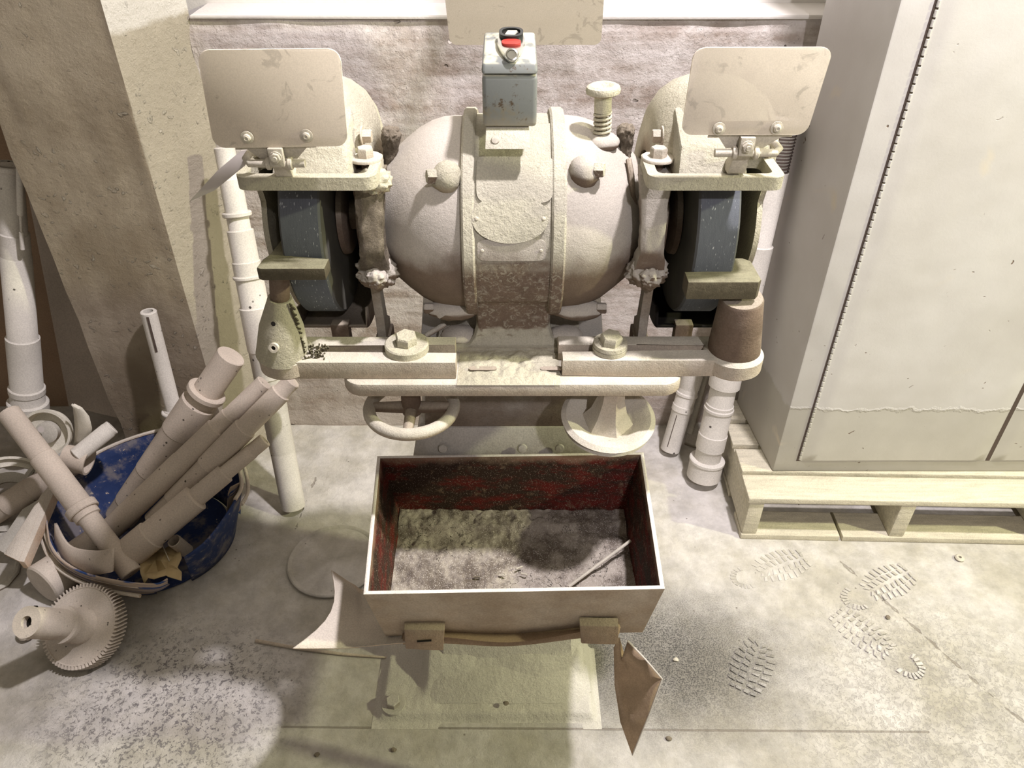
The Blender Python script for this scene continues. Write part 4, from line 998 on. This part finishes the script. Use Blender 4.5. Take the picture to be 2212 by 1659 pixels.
    if s < 0: mb.tube([B, A+Vector((.012,0,0)), A, A + Vector((-.005,.004,.005)), A + Vector((-.002,.014,.009)), A + Vector((.010,.026,.008))], .0052, 12)
    else: mb.tube([A, B-Vector((.012,0,0)), B, B + Vector((.006,.006,.003)), B + Vector((.002,.016,.007)), B + Vector((-.018,.030,.013))], .0052, 12)
    obj('hinge_rod', mb, M['zinc'], gr)
    for dx in (-.016,.012):
        mb = MB(); mb.rod(c_ + Vector((dx,-.002,zz)), c_ + Vector((dx+.006,-.002,zz)), .0082, bev=.001); obj('rod_collar', mb, M['zinc'], gr)
    mb = MB(); mb.hexa([c_+Vector((-.012,.016,-.046)), c_+Vector((.012,.016,-.046)), c_+Vector((.012,.05,-.046)), c_+Vector((-.012,.05,-.046)), c_+Vector((-.010,-.001,-.008)), c_+Vector((.010,-.001,-.008)), c_+Vector((.010,.006,-.008)), c_+Vector((-.010,.006,-.008))], .001); obj('shield_bracket', mb, M['zinc'], gr)
side(-1); side(1)
# card tucked beside the left shield
mb = MB(); q = [P(408,436,y=.975), P(462,412,y=.975), P(528,358,y=.985), P(548,322,y=.99), P(520,326,y=.99), P(470,368,y=.985)]
mb.prism(q, (.001,.0025,0)); obj('side_shield', mb, M['paper'], gr, label='thin dusty plastic side shield seen edge-on')

# tool rests
TZ = .916; TB = .8855
def rest(s):
    if s < 0:
        cx = P(608,752,y=.99).x
        x_end, pr0, pr1 = P(985,790,y=.97).x, None, None
        ys = (.962,.990,1.010,1.034); back_end = P(985,765,y=1.02).x; xL = P(568,780,y=.97).x
        slot0 = P(692,775,y=.99).x
    else:
        cx = P(1588,760,y=.99).x; x_end = P(1214,795,y=.97).x; ys = (.968,.994,1.012,1.036); back_end = P(1205,760,y=1.02).x; xL = P(1640,780,y=.99).x
        slot0 = P(1545,775,y=.99).x
    # bar: outline of a fork, two prongs
    yf0, yf1, yb0, yb1 = ys; r = .038; e = 1 if s < 0 else -1
    pts = [Vector((x_end,yf0,TB)), Vector((x_end,yf1,TB)), Vector((slot0,yf1,TB)), Vector((slot0-e*.008,(yf1+yb0)/2,TB)), Vector((slot0,yb0,TB)), Vector((back_end,yb0,TB)), Vector((back_end,yb1,TB)), Vector((cx+e*.03,yb1,TB))]
    yc = (yf0+yb1)/2; ry = (yb1-yf0)/2
    for k in range(1, 12):
        a_ = PI/2 + PI*k/12; pts.append(Vector((cx - e*abs(cx-xL)*abs(math.cos(a_)), yc + ry*math.sin(a_), TB)))
    pts.append(Vector((cx+e*.03,yf0,TB)))
    mb = MB(); mb.prism(pts, (0,0,TZ-TB), .003 if s > 0 else .0015)
    bmesh.ops.triangulate(mb.bm, faces=[f for f in mb.bm.faces if len(f.verts) > 4])
    if s > 0: mb.rough(.002, 30, 1)
    arm = obj('tool_rest_arm', mb, M['bar' if s < 0 else 'bar'], gr)
    mb = MB(); br_ = .0435 if s < 0 else .0465
    mb.lathe([(0,0),(0,br_-.004),(.004,br_),(TZ-TB-.004,br_),(TZ-TB+.003,br_-.006),(TZ-TB+.003,0)], (cx + (.004 if s < 0 else 0), .9975, TB), (0,0,1), 44); obj('socket_boss', mb, M['bar'], gr)
    # cone socket
    zt_ = 1.020 if s < 0 else 1.022
    if s < 0:
        ct = P(602,645,y=.985); mb = MB(); c0 = Vector((cx,.992,TZ-.002)); d = Vector((ct.x-cx+.002,-.007,zt_-TZ)); L = d.length
        mb.lathe([(0,0),(0,.041),(L*.08,.0395),(L*.5,.033),(L*.93,.0195),(L,.0175),(L,.0145),(L*.9,.0145),(L*.9,0)], c0, d, 40)
        so = obj('rest_socket', mb, M['caked'], gr, sharp=60)
        mb = MB(); mb.rod(c0 + d*.9, Vector((P(606,600,y=.985).x,.985,1.064)), .0145); obj('rest_post', mb, M['rust'], gr)
        for (px, py, big_) in ((590,700,0),(592,753,1)):
            q = P(px, py, y=.955 if not big_ else .95); mb = MB()
            if big_: mb.lathe([(0,.0035),(0,.0075),(.006,.0075),(.006,.0035)], q+Vector((0,.004,0)), (-.1,-1,.3), 20, closed=True); obj('set_screw', mb, M['zinc'], so)
            mb = MB(); mb.lathe([(0,0),(0,.0036)], q + Vector((0,.0005,0)), (-.1,-1,.3), 16); obj('screw_hole', mb, M['dark'], so)
        mb = MB(); random.seed(2)
        for k in range(60):
            p = Vector((cx+.040+random.random()*.03, .972+random.random()*.03, TZ)); 
            mb.tube([p, p+Vector((random.uniform(-.004,.004),random.uniform(-.004,.002),.008*random.random()+.002))], .0014, 4)
        for k in range(50):
            f_ = random.random(); p = c0 + d*f_ + Vector((.036-.020*f_,-.012,0)); mb.tube([p, p+Vector((.006*random.random()+.002,-.002,-.004*random.random()))], .0016, 4)
        obj('metal_whiskers', mb, M['rest'], gr, kind='stuff')
    else:
        mb = MB(); c0 = Vector((cx,.998,TZ-.004)); d = Vector((P(1604,640,y=.985).x-cx,-.012,zt_-TZ)); L = d.length
        mb.lathe([(-.024,0),(-.024,.034),(0,.041),(L*.2,.0395),(L*.6,.0355),(L*.96,.0320),(L,.030),(L,0)], c0, d, 44)
        so = obj('rest_socket', mb, M['rust'], gr, sharp=60)
    # the L-shaped rest
    mb = MB()
    if s < 0:
        z1, z0 = 1.081, 1.062; y0, y1 = .957, .992
        x0, x1, xa = P(552,578,y=.957).x, P(700,578,y=.957).x, P(641,530,y=1.03).x
        o_ = [(x0,y0+.004),(x0+.006,y0),(x1,y0-.0),(x1+.001,y1-.004),(xa,y1),(xa-.003,1.062),(xa-.026,1.064),(x0+.012,1.0),(x0+.002,.985)]
    else:
        z1, z0 = 1.055, 1.026; y0, y1 = .965, .997
        x0, x1, xa = P(1487,610,y=.965).x, P(1648,610,y=.965).x, P(1582,590,y=1.0).x
        o_ = [(x0,y0),(x1-.006,y0),(x1,y0+.008),(x1-.001,1.03),(x1-.012,1.038),(xa+.002,1.038),(xa,y1),(x0,y1)]
    mb.prism([Vector((x,y,z0)) for x, y in o_], (0,0,z1-z0), .0022); mb.rough(.0008, 50, 0)
    obj('tool_rest', mb, M['rest'], gr, label='worn dark L-shaped tool rest')
    # clamp bolt and handwheel below
    bx = P(880,760,y=.998).x if s < 0 else P(1317,760,y=.998).x; wr = .0345 if s < 0 else .0275
    mb = MB(); mb.lathe([(0,0),(0,wr),(.011,wr),(.013,wr-.002),(.013,0)] if s < 0 else [(0,0),(0,wr),(.006,wr),(.007,wr*.93),(.008,wr),(.014,wr-.001),(.014,0)], (bx,.999,TZ), (0,0,1), 40)
    wa = obj('clamp_washer', mb, M['caked'], gr); mb = MB(); mb.hexbolt((bx,.997,TZ+.012), (.05,-.1,1), .0175, .017); obj('hex_head', mb, M['caked'], wa)
    if s < 0:
        hc = Vector((P(890,880,y=1.0).x, .998, .800)); R_ = .070; tilt = Vector((0,0,1)); mt = M['bar']
    else:
        hc = Vector((P(1314,905,y=.98).x, .985, .785)); R_ = .080; tilt = Vector((.02,-.16,1)).normalized(); mt = M['bar']
    a_ = tilt.orthogonal().normalized(); b_ = tilt.cross(a_)
    mb = MB()
    if s < 0: mb.tube([hc + (a_*math.cos(2*PI*k/48) + b_*math.sin(2*PI*k/48))*R_ for k in range(48)], .0105, 14, closed=True)
    else: mb.lathe([(0,R_-.012),(.006,R_-.002),(.011,R_-.010),(.008,R_-.024),(.0,R_-.034),(-.004,.03),(-.010,.03),(-.010,R_-.030),(-.008,R_-.006)], hc, tilt, 60, closed=True)
    hw = obj('handwheel', mb, mt, gr)
    mb = MB()
    if s < 0:
        for k in range(4):
            an = PI/2*k; dd = Vector((math.sin(an), -math.cos(an), 0)); mb.tube([hc, hc + dd*R_], [.011,.008], 10)
        mb.rod(hc - tilt*.01, hc + tilt*.066, .016); obj('spokes', mb, M['rust'], hw)
    else:
        mb.lathe([(-.010,0),(-.010,.046),(0,.042),(.02,.030),(.05,.022),(.078,.020),(.078,0)], hc, tilt, 6); obj('hub', mb, M['bar'], hw)
        for k in range(4):
            an = PI/2*k + .75; dd = a_*math.cos(an) + b_*math.sin(an); m2 = MB(); q = hc + dd*.056 + tilt*.0
            m2.lathe([(-.0115,0),(-.0115,.008),(.002,.008),(.002,0)], q, tilt, 14); obj('hub_hole', m2, M['dark'], hw)
    mb = MB(); mb.rod((bx,.999,.80), (bx,.999,TZ+.002), .008); obj('clamp_stud', mb, M['rust'], gr)
rest(-1); rest(1)

# ------------------------------------------------------------------ bin
rim = [P(785,1284,z=.62), P(1436,1272,z=.62), P(1390,977,z=.62), P(815,985,z=.62)]
bot = [P(833,1374,z=.452), P(1388,1366,z=.452), Vector((.222,1.065,.452)), Vector((-.222,1.065,.452))]
bc = sum(bot, Vector())/4
bn = thing('metal_bin', 'open rectangular steel bin with red inside hung on the grinder front', 'bin', bc)
def inset(q, d_, dz=0):
    c_ = sum(q, Vector())/4; out = []
    for v in q: out.append(Vector((v.x - math.copysign(d_, v.x-c_.x), v.y - math.copysign(d_, v.y-c_.y), v.z+dz)))
    return out
T = .0065; rin, bin_ = inset(rim, T), inset(bot, T, .004)
def wallpanel(i, name):
    j = (i+1) % 4; mb = MB(); n = 10
    mb.m = 0; mb.grid(lambda u, v: bot[i].lerp(bot[j], u).lerp(rim[i].lerp(rim[j], u), v), n, 4)
    mb.m = 1; mb.grid(lambda u, v: bin_[j].lerp(bin_[i], u).lerp(rin[j].lerp(rin[i], u), v), n, 4)
    mb.m = 2; mb.grid(lambda u, v: rim[i].lerp(rim[j], u).lerp(rin[i].lerp(rin[j], u), v) + Vector((0,0,.0012*math.sin(PI*v))), 30, 3)
    o = obj(name, mb, [M['binout'], M['binred'], M['rim']], bn, recalc=False); return o
for i, nm in enumerate(('front_panel','side_panel','back_panel','side_panel')): wallpanel(i, nm)
mb = MB(); mb.prism(bot, (0,0,.004)); obj('bottom_panel', mb, M['binred'], bn)
mb = MB(); zt_ = .478; 
def lvl(z): f_ = (z-.452)/(.62-.452); return [bin_[k].lerp(rin[k], f_) for k in range(4)]
lq = lvl(zt_)
def heap(u, v):
    p = lq[0].lerp(lq[1], u).lerp(lq[3].lerp(lq[2], u), v); h = .006*noise.noise(p*22) + .0035*noise.noise(p*60) + .0025*noise.noise(p*150)
    if v > .80: h += .010*min(1, (v-.80)*30)
    h += .006*max(0, .5-abs(u-.15))*0
    return p + Vector((0,0,h))
mb.grid(heap, 150, 90)
tag(obj('grinding_dust', mb, M['bindust'], sharp=90), 'crusted grey-brown grinding dust filling the bottom of the bin', 'dust', kind='stuff')
mb = MB(); mb.tube([P(1228,1268,z=.490), P(1362,1168,z=.515)], .0030, 8); tag(obj('welding_rod', mb, M['bar']), 'thin pale welding rod leaning in the bin', 'rod')
random.seed(9)
for k, (px, py, w_) in enumerate(((1030,1246,'left'),(1085,1243,'middle'),(1132,1240,'right'),(1122,1226,'rear'))):
    p = P(px, py, z=.489); a_ = random.uniform(-.5,.5); mb = MB(); d = Vector((math.cos(a_), math.sin(a_), .1))*.006
    mb.tube([p-d, p+d], .0016, 6); tag(obj('metal_chip', mb, M['bar' if k else 'crust']), ('dark' if k == 0 else 'pale')+' metal chip on the bin dust, the %s of four' % w_, 'metal chip', 'chips on the bin dust')
# brackets that carry the bin, part of the grinder
for x in (-.10, .10):
    mb = MB(); mb.box((x-.012,.86,.436),(x+.012,1.10,.4475),.002); obj('bin_bracket', mb, M['metal_grey'], gr)

# ------------------------------------------------------------------ bent sheet clamped under the bin
t = thing('bent_sheet', 'bent brown sheet clamped under the bin edge, its left end curling up white', 'sheet', (0,.80,.44))
# left end: back edge and front edge lines, then along the bin
fr_ = [P(632,1401,y=.765), P(680,1401,y=.772), P(740,1400,y=.779), P(800,1395,y=.784), P(870,1389,y=.787), P(960,1387,y=.788), P(1100,1393,y=.787), P(1250,1376,y=.787), P(1338,1366,y=.788)]
bk_ = [P(716,1236,y=.930), P(740,1226,y=.94), P(775,1216,y=.95)] 
mb = MB(); F = smooth_path(fr_[:6], 6)
Bq = smooth_path([P(716,1232,y=.945), P(735,1245,y=.945), P(762,1262,y=.945), P(800,1275,y=.945), Vector((-.16,.94,.442)), Vector((-.125,.94,.443))], 6)
V = []
for a_, c_ in zip(F, Bq):
    row = []
    for j in range(9):
        v = j/8; p = a_.lerp(c_, v); k = max(0, 1-(a_.x-F[0].x)/.12)
        p.x += .030*math.sin(PI*v)*k; p.z -= .012*math.sin(PI*v)*k; row.append(mb.bm.verts.new(p))
    V.append(row)
for A, B in zip(V, V[1:]):
    for j in range(8): mb.face([A[j], B[j], B[j+1], A[j+1]])
solid(obj('left_end', mb, M['sheet'], t, sharp=70), .0022)
F = smooth_path(fr_[4:], 6); mb = MB(); V = []
for i, a_ in enumerate(F):
    u = i/(len(F)-1); up_ = .022 + .004*math.sin(u*9); V.append([mb.bm.verts.new(a_ + Vector((0,.010*math.sin(PI*j/4)*(1 if u < .9 else .3) - (.004*(j/4)), up_*j/4 - .004))) for j in range(5)] + [mb.bm.verts.new(Vector((a_.x, .855, .4445)))])
for A, B in zip(V, V[1:]):
    for j in range(5): mb.face([A[j], B[j], B[j+1], A[j+1]])
solid(obj('front_strip', mb, M['sheetbrown'], t, sharp=70), .0022)
pts = [P(1338,1376,y=.787), P(1343,1425,y=.778), P(1356,1384,y=.775), P(1395,1425,y=.757), P(1430,1466,y=.742), P(1400,1548,y=.730), P(1366,1631,y=.720), P(1340,1560,y=.742), P(1328,1480,y=.762), P(1326,1400,y=.782)]
mb = MB(); c_ = sum(pts, Vector())/len(pts) + Vector((-.002,.014,0)); vc = mb.bm.verts.new(c_); vs = mb.verts(pts)
mid = mb.verts([p.lerp(c_, .5) + Vector((0,.004,0)) for p in pts])
for i in range(len(vs)): j = (i+1) % len(vs); mb.face([vs[i], vs[j], mid[j], mid[i]]); mb.face([mid[i], mid[j], vc])
o = obj('hanging_flap', mb, M['sheetbrown'], t, sharp=80); solid(o, .0020)
mb = MB(); mb.tube([p for p in pts[2:7]], .0014, 6); obj('flap_edge', mb, M['paper'], t)
for (x0, x1, y0p, y1p, sl_) in ((872,960,1360,1406,1),(1252,1337,1352,1394,0)):
    A = [P(x0+4,y1p-4,y=.768), P(x1-2,y1p,y=.768), P(x1,y0p+2,y=.772), P(x0,y0p,y=.772)]
    mb = MB(); off = Vector((0,.016,.003)); v8 = [A[0], A[1], A[1]+off, A[0]+off, A[3], A[2], A[2]+off, A[3]+off]
    mb.hexa(v8, .002); mb.rough(.0012, 60, 1); cb = obj('clamp_block', mb, M['block'], t)
    if sl_:
        q = (A[0]+A[1]+A[2]+A[3])/4; mb = MB(); mb.tube([q+Vector((-.012,-.0014,-.0015)), q+Vector((0,-.0016,0)), q+Vector((.012,-.0014,.001))], .0016, 6); obj('slit', mb, M['dark'], cb)

# ------------------------------------------------------------------ hanging plate above, and an unseen rod that throws a wall shadow
hp = thing('hanging_plate', 'dusty plastic plate with rounded corners hanging above the switch box', 'plate', (.0,1.70,1.2))
c4 = [P(972,97,y=1.70), P(1298,97,y=1.70), P(1312,-110,y=1.68), P(950,-110,y=1.68)]
pts = []; rx, ry = .045, .075
for (cx, cy, a0) in ((1-rx,ry,-PI/2),(1-rx,1-ry,0),(rx,1-ry,PI/2),(rx,ry,PI)):
    for k in range(6):
        a_ = a0 + PI/2*k/5; u, v = cx+rx*math.cos(a_), cy+ry*math.sin(a_); pts.append(c4[0].lerp(c4[1], u).lerp(c4[3].lerp(c4[2], u), v))
mb = MB(); mb.prism(pts, (0,.003,0)); pl_ = obj('plate_sheet', mb, M['plate'], hp)
mb = MB(); q = P(972,90,y=1.6995); mb.lathe([(0,0),(0,.004)], q, (0,-1,.2), 14); obj('corner_hole', mb, M['paper'], pl_)
mb = MB(); mb.tube([(.02,1.70,1.30),(.065,1.582,1.652),(.147,1.582,1.837),(.33,1.582,2.25)], .0085, 14); obj('shadow_rod', mb, M['metal_grey'], hp)  # added out of view to cast the diagonal shadow on the back wall
